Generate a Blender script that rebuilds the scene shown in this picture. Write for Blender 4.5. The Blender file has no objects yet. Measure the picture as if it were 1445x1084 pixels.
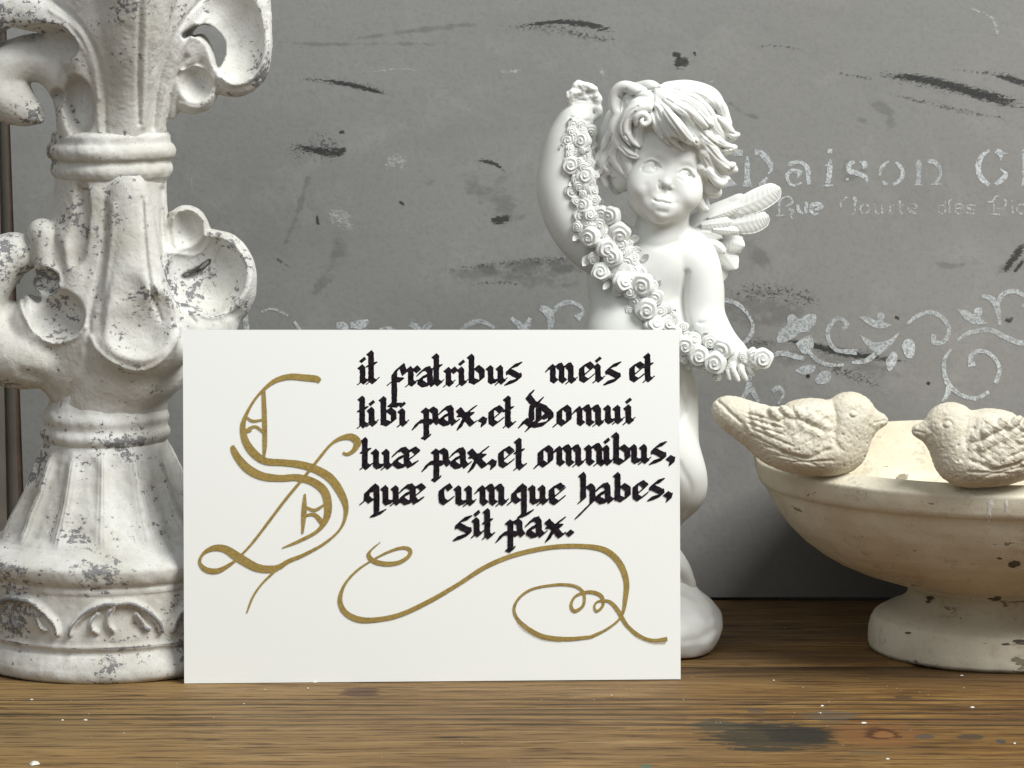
import bpy, math, random, os
import numpy as np
from math import sin, cos, radians, pi, atan
WANT = None
def want(n): return (WANT is None) or (n in WANT.split(','))
# ------------------------------------------------------------------ camera, world, lamps
sc = bpy.context.scene
C = sc.collection
FPX = 4500.0            # focal length in photograph pixels (1445 wide)
PITCH = atan(592/4500.0)
CAMH = 0.306
cam_d = bpy.data.cameras.new('camera'); cam = bpy.data.objects.new('camera', cam_d); C.objects.link(cam)
cam_d.sensor_width = 36.0; cam_d.lens = 36.0*FPX/1445.0; cam_d.clip_start = 0.05; cam_d.clip_end = 50
cam.location = (0, 0, CAMH); cam.rotation_euler = (pi/2-PITCH, 0, 0)
cam_d.dof.use_dof = False
sc.camera = cam
w = bpy.data.worlds.new('World'); sc.world = w; w.use_nodes = True
w.node_tree.nodes['Background'].inputs[0].default_value = (0.90, 0.96, 1.0, 1)
w.node_tree.nodes['Background'].inputs[1].default_value = 0.175
def area(name, loc, target, size, sizey, power, col):
    d = bpy.data.lights.new(name, 'AREA'); d.shape = 'RECTANGLE'; d.size = size; d.size_y = sizey
    d.energy = power; d.color = col
    o = bpy.data.objects.new(name, d); C.objects.link(o); o.location = loc
    v = np.array(loc)-np.array(target); v = v/np.linalg.norm(v)
    from mathutils import Vector
    o.rotation_euler = Vector((v[0], v[1], v[2])).to_track_quat('Z', 'Y').to_euler()
    return o
area('window_light', (0.88, 0.64, 1.42), (0.0, 1.45, 0.10), 0.85, 0.85, 46, (1.0, 1.0, 0.975))
area('room_bounce', (-0.45, 0.05, 1.15), (0.0, 1.45, 0.10), 1.3, 1.0, 6.5, (0.97, 0.99, 1.0))
sc.view_settings.view_transform = 'Standard'; sc.view_settings.look = 'None'
sc.view_settings.exposure = 0.0; sc.view_settings.gamma = 1.0

# ------------------------------------------------------------------ photograph -> place
CAM = np.array([0, 0, CAMH]); FWD = np.array([0, cos(PITCH), -sin(PITCH)]); UPV = np.array([0, sin(PITCH), cos(PITCH)])
def ray(px, py):
    return FWD + np.array([1.0, 0, 0])*((px-722.5)/FPX) + UPV*((542.0-py)/FPX)
def onY(px, py, Y):
    d = ray(px, py); return CAM + d*(Y/d[1])
def onZ(px, py, z=0.0):
    d = ray(px, py); return CAM + d*((z-CAMH)/d[2])
def onP(px, py, p0, n):
    d = ray(px, py); return CAM + d*(np.dot(p0-CAM, n)/np.dot(d, n))
def cr(pts, n=8):
    """Catmull-Rom through rows of any width"""
    p = np.array(pts, float)
    if len(p) < 3:
        t = np.linspace(0, 1, n+1)[:, None]; return p[0]*(1-t)+p[1]*t
    p = np.vstack([2*p[0]-p[1], p, 2*p[-1]-p[-2]]); out = []
    for i in range(1, len(p)-2):
        for k in range(n):
            t = k/n; a, b, c, d = p[i-1], p[i], p[i+1], p[i+2]
            out.append(0.5*((2*b)+(-a+c)*t+(2*a-5*b+4*c-d)*t*t+(-a+3*b-3*c+d)*t**3))
    out.append(p[-2]); return np.array(out)

# ------------------------------------------------------------------ object helpers
def mesh(name, verts, faces, mat=None, smooth=True):
    me = bpy.data.meshes.new(name)
    verts = np.asarray(verts, float)
    if not np.isfinite(verts).all() or np.abs(verts).max() > 9: print('BADVERTS', name, np.isnan(verts).sum(), np.abs(verts).max())
    verts = np.clip(np.nan_to_num(verts), -9, 9).astype(np.float32)
    if isinstance(faces, np.ndarray):
        nf, k = faces.shape
        me.vertices.add(len(verts)); me.vertices.foreach_set('co', verts.ravel())
        me.loops.add(nf*k); me.loops.foreach_set('vertex_index', faces.astype(np.int32).ravel())
        me.polygons.add(nf); me.polygons.foreach_set('loop_start', np.arange(0, nf*k, k, dtype=np.int32))
        me.polygons.foreach_set('loop_total', np.full(nf, k, np.int32))
        me.update(calc_edges=True); me.validate()
    else:
        me.from_pydata([tuple(map(float, v)) for v in verts], [], faces); me.update()
    if smooth: me.polygons.foreach_set('use_smooth', np.ones(len(me.polygons), bool))
    if mat: me.materials.append(mat)
    return me
def obj(name, me, parent=None, loc=None):
    o = bpy.data.objects.new(name, me); C.objects.link(o)
    if parent is not None: o.parent = parent
    if loc is not None: o.location = tuple(map(float, loc))
    return o
def tag(o, label, cat, group=None):
    o['label'] = label; o['category'] = cat
    if group: o['group'] = group
    return o
def thing(name, label, cat, loc=(0, 0, 0), group=None):
    o = bpy.data.objects.new(name, None); C.objects.link(o); o.location = tuple(map(float, loc))
    o.empty_display_size = 0.01
    return tag(o, label, cat, group)
def box(lo, hi):
    v = [(x, y, z) for z in (lo[2], hi[2]) for y in (lo[1], hi[1]) for x in (lo[0], hi[0])]
    f = [(0, 2, 3, 1), (4, 5, 7, 6), (0, 1, 5, 4), (2, 6, 7, 3), (0, 4, 6, 2), (1, 3, 7, 5)]
    return v, f

# ------------------------------------------------------------------ materials
class NT:
    def __init__(s, name):
        s.m = bpy.data.materials.new(name); s.m.use_nodes = True; s.t = s.m.node_tree; s.N = s.t.nodes; s.L = s.t.links
        s.p = s.N['Principled BSDF']; s.o = s.N['Material Output']
        s.co = s.N.new('ShaderNodeTexCoord').outputs['Object']
    def map(s, scale=(1, 1, 1), loc=(0, 0, 0), rot=(0, 0, 0), src=None):
        m = s.N.new('ShaderNodeMapping'); m.inputs['Scale'].default_value = scale
        m.inputs['Location'].default_value = loc; m.inputs['Rotation'].default_value = rot
        s.L.new(src or s.co, m.inputs[0]); return m.outputs[0]
    def noise(s, scale, detail=4, rough=.5, vec=None, dist=0):
        n = s.N.new('ShaderNodeTexNoise'); n.inputs['Scale'].default_value = scale
        n.inputs['Detail'].default_value = detail; n.inputs['Roughness'].default_value = rough
        n.inputs['Distortion'].default_value = dist
        s.L.new(vec or s.co, n.inputs['Vector']); return n.outputs[0]
    def voro(s, scale, vec=None, feat='F1', out='Distance'):
        n = s.N.new('ShaderNodeTexVoronoi'); n.feature = feat; n.inputs['Scale'].default_value = scale
        s.L.new(vec or s.co, n.inputs['Vector']); return n.outputs[out]
    def ramp(s, src, stops, interp='LINEAR'):
        r = s.N.new('ShaderNodeValToRGB'); r.color_ramp.interpolation = interp
        e = r.color_ramp.elements
        while len(e) < len(stops): e.new(.5)
        for i, (p, c) in enumerate(stops):
            e[i].position = p; e[i].color = (c, c, c, 1) if not hasattr(c, '__len__') else (*c[:3], 1)
        s.L.new(src, r.inputs[0]); return r.outputs[0]
    def mix(s, fac, a, b, mode='MIX'):
        m = s.N.new('ShaderNodeMix'); m.data_type = 'RGBA'; m.blend_type = mode; m.clamp_factor = True
        for i, v in ((0, fac), (6, a), (7, b)):
            if isinstance(v, (int, float)): m.inputs[i].default_value = v if i == 0 else (v, v, v, 1)
            elif isinstance(v, tuple): m.inputs[i].default_value = (*v[:3], 1)
            else: s.L.new(v, m.inputs[i])
        return m.outputs[2]
    def math(s, op, a, b=0.0, c=None, clamp=False):
        m = s.N.new('ShaderNodeMath'); m.operation = op; m.use_clamp = clamp
        for i, v in enumerate((a, b) if c is None else (a, b, c)):
            if isinstance(v, (int, float)): m.inputs[i].default_value = v
            else: s.L.new(v, m.inputs[i])
        return m.outputs[0]
    def bump(s, h, dist, strength=1.0, normal=None):
        b = s.N.new('ShaderNodeBump'); b.inputs['Distance'].default_value = dist; b.inputs['Strength'].default_value = strength
        s.L.new(h, b.inputs['Height'])
        if normal is not None: s.L.new(normal, b.inputs['Normal'])
        return b.outputs[0]
    def fin(s, col=None, rough=None, normal=None, alpha=None, spec=.3):
        for v, k in ((col, 'Base Color'), (rough, 'Roughness'), (normal, 'Normal'), (alpha, 'Alpha')):
            if v is None: continue
            if isinstance(v, (int, float)): s.p.inputs[k].default_value = v
            elif isinstance(v, tuple): s.p.inputs[k].default_value = (*v[:3], 1)
            else: s.L.new(v, s.p.inputs[k])
        s.p.inputs['Specular IOR Level'].default_value = spec
        return s.m
    def sep(s, src=None):
        n = s.N.new('ShaderNodeSeparateXYZ'); s.L.new(src or s.co, n.inputs[0]); return n.outputs

# ------------------------------------------------------------------ sculpting volume (signed distance field, surface nets)
class Vol:
    """Field in 'pixel units' (world / s) about a depth plane Y0. P(px,py,c): the point seen at that pixel, c units nearer than Y0"""
    def __init__(v, Y0, pxr, pyr, cr_, h):
        v.Y0 = Y0; v.s = float(np.linalg.norm(onY(722, 700, Y0)-CAM)/FPX); v.h = h
        pts = np.array([v.P(a, b, c) for a in pxr for b in pyr for c in cr_])
        lo, hi = pts.min(0), pts.max(0); lo[2] = max(lo[2], -2)
        v.lo = lo; v.n = np.ceil((hi-lo)/h).astype(int)+1
        v.ax = [(lo[i]+h*np.arange(v.n[i])).astype(np.float32) for i in range(3)]
        v.F = np.full(v.n, 1e3, np.float32)
    def P(v, px, py, c=0.0): return onY(px, py, v.Y0-c*v.s)/v.s
    def PP(v, pts): return np.array([list(v.P(p[0], p[1], p[2]))+list(p[3:]) for p in pts])
    def sub(v, lo, hi):
        i0 = np.clip(np.floor((lo-v.lo)/v.h).astype(int), 0, v.n); i1 = np.clip(np.ceil((hi-v.lo)/v.h).astype(int)+1, 0, v.n)
        if np.any(i1 <= i0): return None
        sl = tuple(slice(a, b) for a, b in zip(i0, i1))
        return sl, v.ax[0][sl[0]][:, None, None], v.ax[1][sl[1]][None, :, None], v.ax[2][sl[2]][None, None, :]
    def put(v, sl, d, k, op='u'):
        a = v.F[sl]
        if op == 'u':
            if k <= 0: v.F[sl] = np.minimum(a, d)
            else:
                h = np.clip(.5+.5*(a-d)/k, 0, 1); v.F[sl] = a+(d-a)*h-k*h*(1-h)
        elif op == 's':
            d = -d; h = np.clip(.5-.5*(a-d)/max(k, 1e-3), 0, 1); v.F[sl] = a+(d-a)*h+k*h*(1-h)
    def ell(v, c, r, k=6, R=None, op='u'):
        c = np.asarray(c, float); r = np.asarray(r, float)*np.ones(3)
        e = r.max()+k+2*v.h if R is not None else r+k+2*v.h
        q = v.sub(c-e, c+e)
        if q is None: return
        sl, X, Y, Z = q; X = X-c[0]; Y = Y-c[1]; Z = Z-c[2]
        if R is not None:   # rows of R: local axes
            X, Y, Z = [R[i][0]*X+R[i][1]*Y+R[i][2]*Z for i in range(3)]
        k0 = np.sqrt((X/r[0])**2+(Y/r[1])**2+(Z/r[2])**2); k1 = np.sqrt((X/r[0]**2)**2+(Y/r[1]**2)**2+(Z/r[2]**2)**2)
        d = np.where(k0 < .05, -r.min(), k0*(k0-1)/np.maximum(k1, 1e-6)).astype(np.float32)
        v.put(sl, d, k, op)
    def cone(v, p, q, r1, r2, k=4, flat=1.0, op='u'):
        p = np.asarray(p, float); q = np.asarray(q, float); R = max(r1, r2); e = R*max(flat, 1)+k+2*v.h
        s_ = v.sub(np.minimum(p, q)-e, np.maximum(p, q)+e)
        if s_ is None: return
        sl, X, Y, Z = s_; f = np.array([1, 1/flat, 1]); d = (q-p)*f; L = max(float(d@d), 1e-6)
        X = X-p[0]; Y = (Y-p[1])*f[1]; Z = Z-p[2]
        t = np.clip((X*d[0]+Y*d[1]+Z*d[2])/L, 0, 1)
        dd = np.sqrt((X-t*d[0])**2+(Y-t*d[1])**2+(Z-t*d[2])**2)-(r1+(r2-r1)*t)
        v.put(sl, dd.astype(np.float32), k, op)
    def tube(v, pts, k=4, n=5, flat=1.0, op='u'):
        """pts rows: px,py,c,r"""
        P = cr(v.PP(pts), n)
        for a, b in zip(P[:-1], P[1:]): v.cone(a[:3], b[:3], max(a[3], .3), max(b[3], .3), k, flat, op)
    def pix(v, X, Y, Z):
        X = X*v.s; Y = Y*v.s; Z = Z*v.s-CAMH
        dep = Y*FWD[1]+Z*FWD[2]; up = Y*UPV[1]+Z*UPV[2]
        return 722.5+FPX*X/dep, 542-FPX*up/dep
    def stroke(v, pts, amp, n=5, c0=-1e9, c1=1e9):
        """pts rows: px,py,w ; pushes the surface in (amp>0) or out (amp<0) along a line drawn over it"""
        Q = cr(pts, n) if len(pts) > 1 else np.array([pts[0], pts[0]], float)
        for a, b in zip(Q[:-1], Q[1:]):
            wd = max(a[2], b[2])*2.3; xs = (min(a[0], b[0])-wd, max(a[0], b[0])+wd); ys = (min(a[1], b[1])-wd, max(a[1], b[1])+wd)
            yl, yh = v.ax[1][0], v.ax[1][-1]
            cmax = min(v.Y0/v.s-yl, c1); cmin = max(v.Y0/v.s-yh, c0)
            bx = np.array([v.P(x, y, c) for x in xs for y in ys for c in (cmin, cmax)])
            q = v.sub(bx.min(0), bx.max(0))
            if q is None: continue
            sl, X, Y, Z = q
            f = v.F[sl]; band = np.abs(f) < 9
            if not band.any(): continue
            px, py = v.pix(X, Y, Z); px = np.broadcast_to(px, f.shape)[band]; py = np.broadcast_to(py, f.shape)[band]
            d = b[:2]-a[:2]; L = max(float(d@d), 1e-9)
            t = ((px-a[0])*d[0]+(py-a[1])*d[1])/L; tc = np.clip(t, 0, 1)
            dd = (px-a[0]-tc*d[0])**2+(py-a[1]-tc*d[1])**2; wv = a[2]+(b[2]-a[2])*tc
            g = np.exp(-dd/wv**2)
            key = ('acc',)
            v._acc(sl, band, g, amp)
        v._flush()
    def _acc(v, sl, band, g, amp):
        if not hasattr(v, 'A') or v.A is None: v.A = {}; v.amp = amp
        v.A.setdefault('l', []).append((sl, band, g.astype(np.float32)))
    def _flush(v):
        if not getattr(v, 'A', None): return
        L = v.A['l']; lo = [min(l[0][i].start for l in L) for i in range(3)]; hi = [max(l[0][i].stop for l in L) for i in range(3)]
        G = np.zeros([b-a for a, b in zip(lo, hi)], np.float32)
        for sl, band, g in L:
            s2 = tuple(slice(s_.start-o, s_.stop-o) for s_, o in zip(sl, lo)); sub = G[s2]; sub[band] = np.maximum(sub[band], g)
        v.F[tuple(slice(a, b) for a, b in zip(lo, hi))] += v.amp*G; v.A = None
    def dab(v, px, py, w_, amp, c0=-1e9, c1=1e9): v.stroke([(px, py, w_)], amp, c0=c0, c1=c1)
    def relief(v, fn, band=8):
        """add fn(x,y,z) (pixel units) to the field near the surface"""
        ix = np.nonzero(np.abs(v.F) < band); v.F[ix] += fn(v.ax[0][ix[0]], v.ax[1][ix[1]], v.ax[2][ix[2]])
    def build(v, name, mat, parent, origin, smooth=1, rough=0.0, seed=1, rs=6.0):
        V, Q = nets(v.F); V = V*v.h+v.lo
        V = relax(V, Q, smooth)
        if rough:
            N = vnorm(V, Q); V = V+N*(rough*(fbm(V/rs, seed)))[:, None]
        V = V*v.s-np.asarray(origin); v.F = None
        return obj(name, mesh(name, V, Q, mat), parent)
def nets(F):
    ins = F < 0; n = F.shape
    S = sum(ins[a:n[0]-1+a, b:n[1]-1+b, c:n[2]-1+c].astype(np.uint8) for a in (0, 1) for b in (0, 1) for c in (0, 1))
    cells = (S > 0) & (S < 8); idx = np.full(cells.shape, -1, np.int32); ci = np.nonzero(cells); m = len(ci[0]); idx[ci] = np.arange(m)
    acc = np.zeros((m, 3)); cnt = np.zeros(m)
    for ax in range(3):
        o1, o2 = [a for a in range(3) if a != ax]
        for u in (0, 1):
            for w_ in (0, 1):
                off = [0, 0, 0]; off[o1] = u; off[o2] = w_; off2 = list(off); off2[ax] = 1
                a = F[ci[0]+off[0], ci[1]+off[1], ci[2]+off[2]]; b = F[ci[0]+off2[0], ci[1]+off2[1], ci[2]+off2[2]]
                k = (a < 0) != (b < 0); t = np.clip(a[k]/(a[k]-b[k]), .02, .98)
                p = np.zeros((k.sum(), 3)); p[:, o1] = u; p[:, o2] = w_; p[:, ax] = t
                acc[k] += p; cnt[k] += 1
    V = acc/cnt[:, None]+np.stack(ci, 1)
    Q = []
    for ax in range(3):
        o1, o2 = [(1, 2), (2, 0), (0, 1)][ax]
        sa = [slice(1, -1)]*3; sa[ax] = slice(0, n[ax]-1); sb = list(sa); sb[ax] = slice(1, n[ax])
        A = ins[tuple(sa)]; B = ins[tuple(sb)]; k = np.nonzero(A != B); flip = A[k]
        g = [k[0].copy(), k[1].copy(), k[2].copy()]
        for o in (o1, o2): g[o] += 1
        def id_(d1, d2):
            q = [g[0].copy(), g[1].copy(), g[2].copy()]; q[o1] -= d1; q[o2] -= d2; return idx[q[0], q[1], q[2]]
        q = np.stack([id_(1, 1), id_(0, 1), id_(0, 0), id_(1, 0)], 1); q[~flip] = q[~flip][:, ::-1]; Q.append(q)
    Q = np.vstack(Q); Q = Q[(Q >= 0).all(1)]
    return V, Q
def relax(V, Q, it, lam=.6):
    for _ in range(it):
        A = np.zeros_like(V); c = np.zeros(len(V))
        for a, b in ((0, 1), (1, 2), (2, 3), (3, 0)):
            for i, j in ((a, b), (b, a)):
                for d in range(3): A[:, d] += np.bincount(Q[:, i], V[Q[:, j], d], len(V))
                c += np.bincount(Q[:, i], minlength=len(V))
        V = V+lam*(A/np.maximum(c, 1)[:, None]-V)
    return V
def vnorm(V, Q):
    n = np.cross(V[Q[:, 2]]-V[Q[:, 0]], V[Q[:, 3]]-V[Q[:, 1]]); N = np.zeros_like(V)
    for i in range(4):
        for d in range(3): N[:, d] += np.bincount(Q[:, i], n[:, d], len(V))
    return N/np.maximum(np.linalg.norm(N, axis=1), 1e-9)[:, None]
_rng = np.random.RandomState(7); _tab = _rng.rand(64, 64, 64).astype(np.float32)*2-1
def vnoise(P):
    i = np.floor(P).astype(int); f = P-i; f = f*f*(3-2*f); i &= 63; j = (i+1) & 63
    r = 0
    for a in (0, 1):
        for b in (0, 1):
            for c in (0, 1):
                w_ = (f[:, 0] if a else 1-f[:, 0])*(f[:, 1] if b else 1-f[:, 1])*(f[:, 2] if c else 1-f[:, 2])
                r = r+w_*_tab[(j if a else i)[:, 0], (j if b else i)[:, 1], (j if c else i)[:, 2]]
    return r
def fbm(P, seed=0, o=3):
    P = P+seed*17.3; r = 0; a = 1
    for k in range(o): r = r+a*vnoise(P); P = P*2.03+5; a *= .5
    return r
def lathe(prof, nseg, sx=1.0, sy=1.0, wob=0.0, seed=3):
    """prof rows (r,z) metres -> verts, quads"""
    prof = np.array(prof, float); m = len(prof); th = np.linspace(0, 2*pi, nseg, endpoint=False)
    R = np.repeat(prof[:, 0][:, None], nseg, 1); Z = np.repeat(prof[:, 1][:, None], nseg, 1)
    X = R*np.cos(th)*sx; Y = R*np.sin(th)*sy
    V = np.stack([X, Y, Z], -1).reshape(-1, 3)
    if wob:
        V2 = V.copy(); nz = fbm(V/0.012, seed)
        d = V2.copy(); d[:, 2] = 0; d /= np.maximum(np.linalg.norm(d, axis=1), 1e-6)[:, None]
        V = V+d*(wob*nz)[:, None]
    i = np.arange(m-1)[:, None]*nseg; j = np.arange(nseg)[None, :]; jn = (j+1) % nseg
    Q = np.stack([(i+j), (i+jn), (i+nseg+jn), (i+nseg+j)], -1).reshape(-1, 4)
    return V, Q
# ------------------------------------------------------------------ table
def m_wood():
    n = NT('worn_wood')
    wr = n.N.new('ShaderNodeTexNoise'); wr.inputs['Scale'].default_value = 5; n.L.new(n.map((1, 2.5, 1)), wr.inputs['Vector'])
    va = n.N.new('ShaderNodeVectorMath'); va.operation = 'MULTIPLY_ADD'; n.L.new(wr.outputs[1], va.inputs[0]); va.inputs[1].default_value = (0, .018, 0); n.L.new(n.co, va.inputs[2]); W_ = va.outputs[0]
    g1 = n.noise(1, 7, .68, n.map((13, 105, 40), src=W_), .35)
    g2 = n.noise(1, 4, .7, n.map((26, 430, 90), loc=(3, 1, 2), src=W_))
    g3 = n.noise(1, 3, .5, n.map((2, 200, 30), loc=(7, 4, 0), src=W_))
    big = n.noise(1, 4, .6, n.map((4.5, 22, 8), loc=(1, 5, 3)))
    c = n.ramp(g1, [(.28, (.042, .019, .006)), (.42, (.104, .050, .012)), (.55, (.195, .106, .029)), (.70, (.32, .20, .070))])
    c = n.mix(n.ramp(big, [(.35, .7), (.62, 0.0)]), c, (.13, .070, .028), 'MIX')
    c = n.mix(n.ramp(n.math('ADD', n.math('MULTIPLY', n.sep()[0], 2.0), n.math('MULTIPLY', big, .8)), [(0, .55), (.95, 0)]), c, (.34, .225, .092))
    c = n.mix(n.ramp(g2, [(.38, .85), (.50, 0)]), c, (.045, .020, .007))
    rdg = n.math('ABSOLUTE', n.math('SUBTRACT', g3, .5)); c = n.mix(n.math('MULTIPLY', n.ramp(rdg, [(.0, .65), (.02, 0)]), n.ramp(big, [(.4, 1), (.6, .2)])), c, (.035, .016, .007))
    S = n.sep()
    # the strongly grooved band of spring wood
    band = n.math('MULTIPLY', n.ramp(S[1], [(0, 0), (1, 1)]), 1.0)
    ya, yb = onZ(722, 1030)[1], onZ(722, 984)[1]
    yc = (ya+yb)/2; hw = (yb-ya)/2
    m_ = n.math('SUBTRACT', 1.0, n.math('DIVIDE', n.math('ABSOLUTE', n.math('SUBTRACT', S[1], yc)), hw*1.15), clamp=True)
    m_ = n.math('MULTIPLY', m_, 3.0, clamp=True)
    wv = n.math('SINE', n.math('ADD', n.math('MULTIPLY', S[1], 2*pi/0.0088), n.math('MULTIPLY', n.noise(1, 3, .5, n.map((2.2, 9, 9))), 20.0)))
    gr = n.math('MULTIPLY', n.math('MULTIPLY', n.math('SUBTRACT', wv, .35, clamp=True), 1.5), n.math('MULTIPLY', m_, n.ramp(g3, [(.35, .25), (.6, 1.0)])), clamp=True)
    c = n.mix(gr, c, (.050, .027, .013))
    # small short checks and worm marks
    ck = n.noise(1, 2, .5, n.map((28, 260, 60), loc=(2, 9, 4)))
    c = n.mix(n.ramp(ck, [(.29, 1), (.33, 0)]), c, (.02, .012, .008))
    # stains: (px, py, half w, half h, colour, hardness)
    ed = n.noise(1, 7, .72, n.map((38, 190, 50)))
    for (px, py, hx, hy, col, am) in ((1090, 1040, 100, 22, (.030, .027, .018), .88), (1130, 1036, 60, 14, (.018, .017, .014), .7), (1010, 1024, 42, 9, (.050, .044, .028), .8), (1165, 1010, 45, 9, (.10, .075, .05), .7), (1240, 1036, 70, 20, (.17, .075, .026), .7),
                                   (1370, 1040, 20, 5, (.04, .035, .03), .7), (1412, 1046, 8, 3, (.05, .05, .05), .9), (1305, 1040, 14, 4, (.07, .06, .05), .8), (508, 977, 30, 8, (.06, .028, .016), .75), (1228, 1062, 30, 3, (.05, .06, .05), .35),
                                   (912, 1081, 9, 3, (.05, .12, .09), .8), (1242, 1035, 30, 9, (.055, .022, .008), .85), (1246, 1036, 18, 5, (.22, .10, .035), .9), (700, 1078, 90, 8, (.13, .08, .045), .4), (1068, 1002, 14, 5, (.09, .06, .04), .7), (1275, 984, 14, 3, (.07, .04, .02), .8), (60, 1030, 120, 30, (.10, .075, .035), .2)):
        p = onZ(px, py); px_m = hx*p[1]/FPX; dy = onZ(px, py-hy)[1]-p[1]
        dx = n.math('DIVIDE', n.math('SUBTRACT', S[0], float(p[0])), px_m); dyy = n.math('DIVIDE', n.math('SUBTRACT', S[1], float(p[1])), float(dy))
        r = n.math('ADD', n.math('MULTIPLY', dx, dx), n.math('MULTIPLY', dyy, dyy))
        r = n.math('ADD', r, n.math('MULTIPLY', n.math('SUBTRACT', ed, .5), 5.0))
        msk = n.math('MULTIPLY', n.ramp(r, [(.68, 1), (.92, 0)]), am)
        c = n.mix(msk, c, col)
    h = n.math('ADD', n.math('MULTIPLY', g1, .5), n.math('MULTIPLY', g2, .35))
    h = n.math('SUBTRACT', h, n.math('MULTIPLY', gr, .9))
    return n.fin(c, n.ramp(g1, [(.3, .75), (.7, .5)]), n.bump(h, .0020, 1.0), spec=.28)
M_wood = m_wood()
if want('set'):
    table = thing('wooden_table', 'long worn brown wooden table top with open grain under all the ornaments', 'table', (0, 1.5, 0))
    ys = [1.02, onZ(1200, 936)[1], onZ(1200, 914)[1], onZ(1000, 842)[1]+.09]
    xo = [0, 0, 0]
    for i in range(3):
        a, b = ys[i]+(.0006 if i else 0), ys[i+1]-.0006
        nx, ny = 220, 10
        X = np.linspace(-.75, .75, nx); T = np.linspace(0, 1, ny)
        # plank with softened long edges, sunk joint
        V = []; 
        for t in T:
            e = min(t, 1-t)*(b-a)
            drop = .0014*max(0, 1-e/.003)**2
            for x in X:
                V.append((x, a+(b-a)*t-1.5+.0006*vnoise(np.array([[x*9, i*7.0+t, 0]]))[0]*(1 if t in (0, 1) else 0), -drop-[0, .0008, .0004][i]))
        T2 = ny
        F = [(j*nx+k, j*nx+k+1, (j+1)*nx+k+1, (j+1)*nx+k) for j in range(ny-1) for k in range(nx-1)]
        nb = len(V)
        V += [(-.75, a-1.5, -.03), (.75, a-1.5, -.03), (.75, b-1.5, -.03), (-.75, b-1.5, -.03)]
        F += [(nb, nb+1)+tuple(range(nx-1, -1, -1)), (nb+2, nb+3)+tuple(range((ny-1)*nx, ny*nx))]
        me = mesh('plank', V, F, M_wood)
        o = obj('plank', me, table)
        # object coordinates of the wood are world based: keep mesh origin under the table origin, shift texture by planks
    for o in list(table.children): o.data.transform(__import__('mathutils').Matrix.Translation((0, 1.5, 0))); o.location = (0, -1.5, 0)

# ------------------------------------------------------------------ painted board behind, wall left of it
LEAN = radians(4.0)
BP = onZ(800, 847); BN = np.array([0, -cos(LEAN), sin(LEAN)])     # a point on the front face, its normal
def B(px, py, lift=0.0): return onP(px, py, BP+BN*lift, BN)
def m_board():
    n = NT('grey_paint')
    a = n.noise(7, 6, .6); b = n.noise(1, 5, .7, n.map((9, 9, 18), rot=(0, .7, 0))); f = n.noise(420, 3, .6); mo = n.noise(38, 5, .7, dist=.6)
    S = n.sep()
    base = n.mix(n.ramp(S[0], [(.3, 0), (.75, 1)]), (.222, .226, .222), (.232, .222, .212))
    xr = n.math('ADD', n.math('MULTIPLY', S[0], 2.2), .5)
    base = n.mix(n.ramp(xr, [(.2, 0), (.8, 1)]), (.232, .237, .229), (.224, .219, .209))
    c = n.mix(n.ramp(a, [(.3, .85), (.7, 0)]), base, (.205, .207, .199))
    c = n.mix(n.ramp(b, [(.36, .22), (.5, 0)]), c, (.15, .15, .145))
    c = n.mix(n.ramp(mo, [(.52, 0), (.72, .4)]), c, (.29, .285, .275))
    c = n.mix(n.ramp(f, [(.35, .35), (.5, 0)]), c, (.17, .17, .165))
    dots = n.voro(60); keep = n.voro(60, out='Color')
    c = n.mix(n.math('MULTIPLY', n.ramp(dots, [(.035, 1), (.05, 0)]), n.ramp(keep, [(.80, 0), (.82, 1)])), c, (.6, .6, .6))
    d2 = n.voro(47, n.map((1, 1, 1), loc=(4, 4, 4))); k2 = n.voro(47, n.map((1, 1, 1), loc=(4, 4, 4)), out='Color')
    c = n.mix(n.math('MULTIPLY', n.ramp(d2, [(.04, 1), (.06, 0)]), n.ramp(k2, [(.76, 0), (.78, 1)])), c, (.03, .03, .03))
    h = n.math('ADD', n.math('MULTIPLY', b, .6), n.math('MULTIPLY', f, .25)); h = n.math('ADD', h, n.math('MULTIPLY', mo, .5))
    return n.fin(c, n.ramp(mo, [(.3, .62), (.7, .8)]), n.bump(h, .0006, .7), spec=.25)
M_board = m_board()
def simple(name, col, rough=.6, amp=.15, scale=120, spec=.3, bump=.0003):
    n = NT(name); a = n.noise(scale, 5, .6)
    c = n.mix(n.ramp(a, [(.3, 0), (.7, 1)]), tuple(x*(1-amp) for x in col), tuple(min(1, x*(1+amp)) for x in col))
    return n.fin(c, rough, n.bump(a, bump, .5), spec=spec)
M_edge = simple('brown_edge_wood', (.11, .07, .05), .7, .35)
M_cream = simple('cream_moulding_paint', (.50, .47, .41), .6, .12, 60)
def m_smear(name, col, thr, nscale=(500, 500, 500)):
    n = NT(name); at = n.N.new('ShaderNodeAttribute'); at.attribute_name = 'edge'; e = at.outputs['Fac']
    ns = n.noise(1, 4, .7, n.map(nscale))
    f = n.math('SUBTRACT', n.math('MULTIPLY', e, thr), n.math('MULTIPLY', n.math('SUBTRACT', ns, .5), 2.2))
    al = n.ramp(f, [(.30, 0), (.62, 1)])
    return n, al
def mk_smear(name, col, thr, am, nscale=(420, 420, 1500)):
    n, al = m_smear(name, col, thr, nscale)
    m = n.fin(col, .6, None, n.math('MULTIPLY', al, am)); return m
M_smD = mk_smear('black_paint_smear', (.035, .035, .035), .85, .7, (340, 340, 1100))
M_smS = mk_smear('dry_brush_smear', (.04, .04, .04), .36, .6, (800, 800, 1100))
M_smF = mk_smear('faint_grey_smear_or_shade', (.08, .08, .076), .6, .17, (90, 90, 140))
M_smW = mk_smear('pale_scuff', (.5, .5, .48), .55, .6, (600, 600, 900))
_lift = [0.00008]
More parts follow.
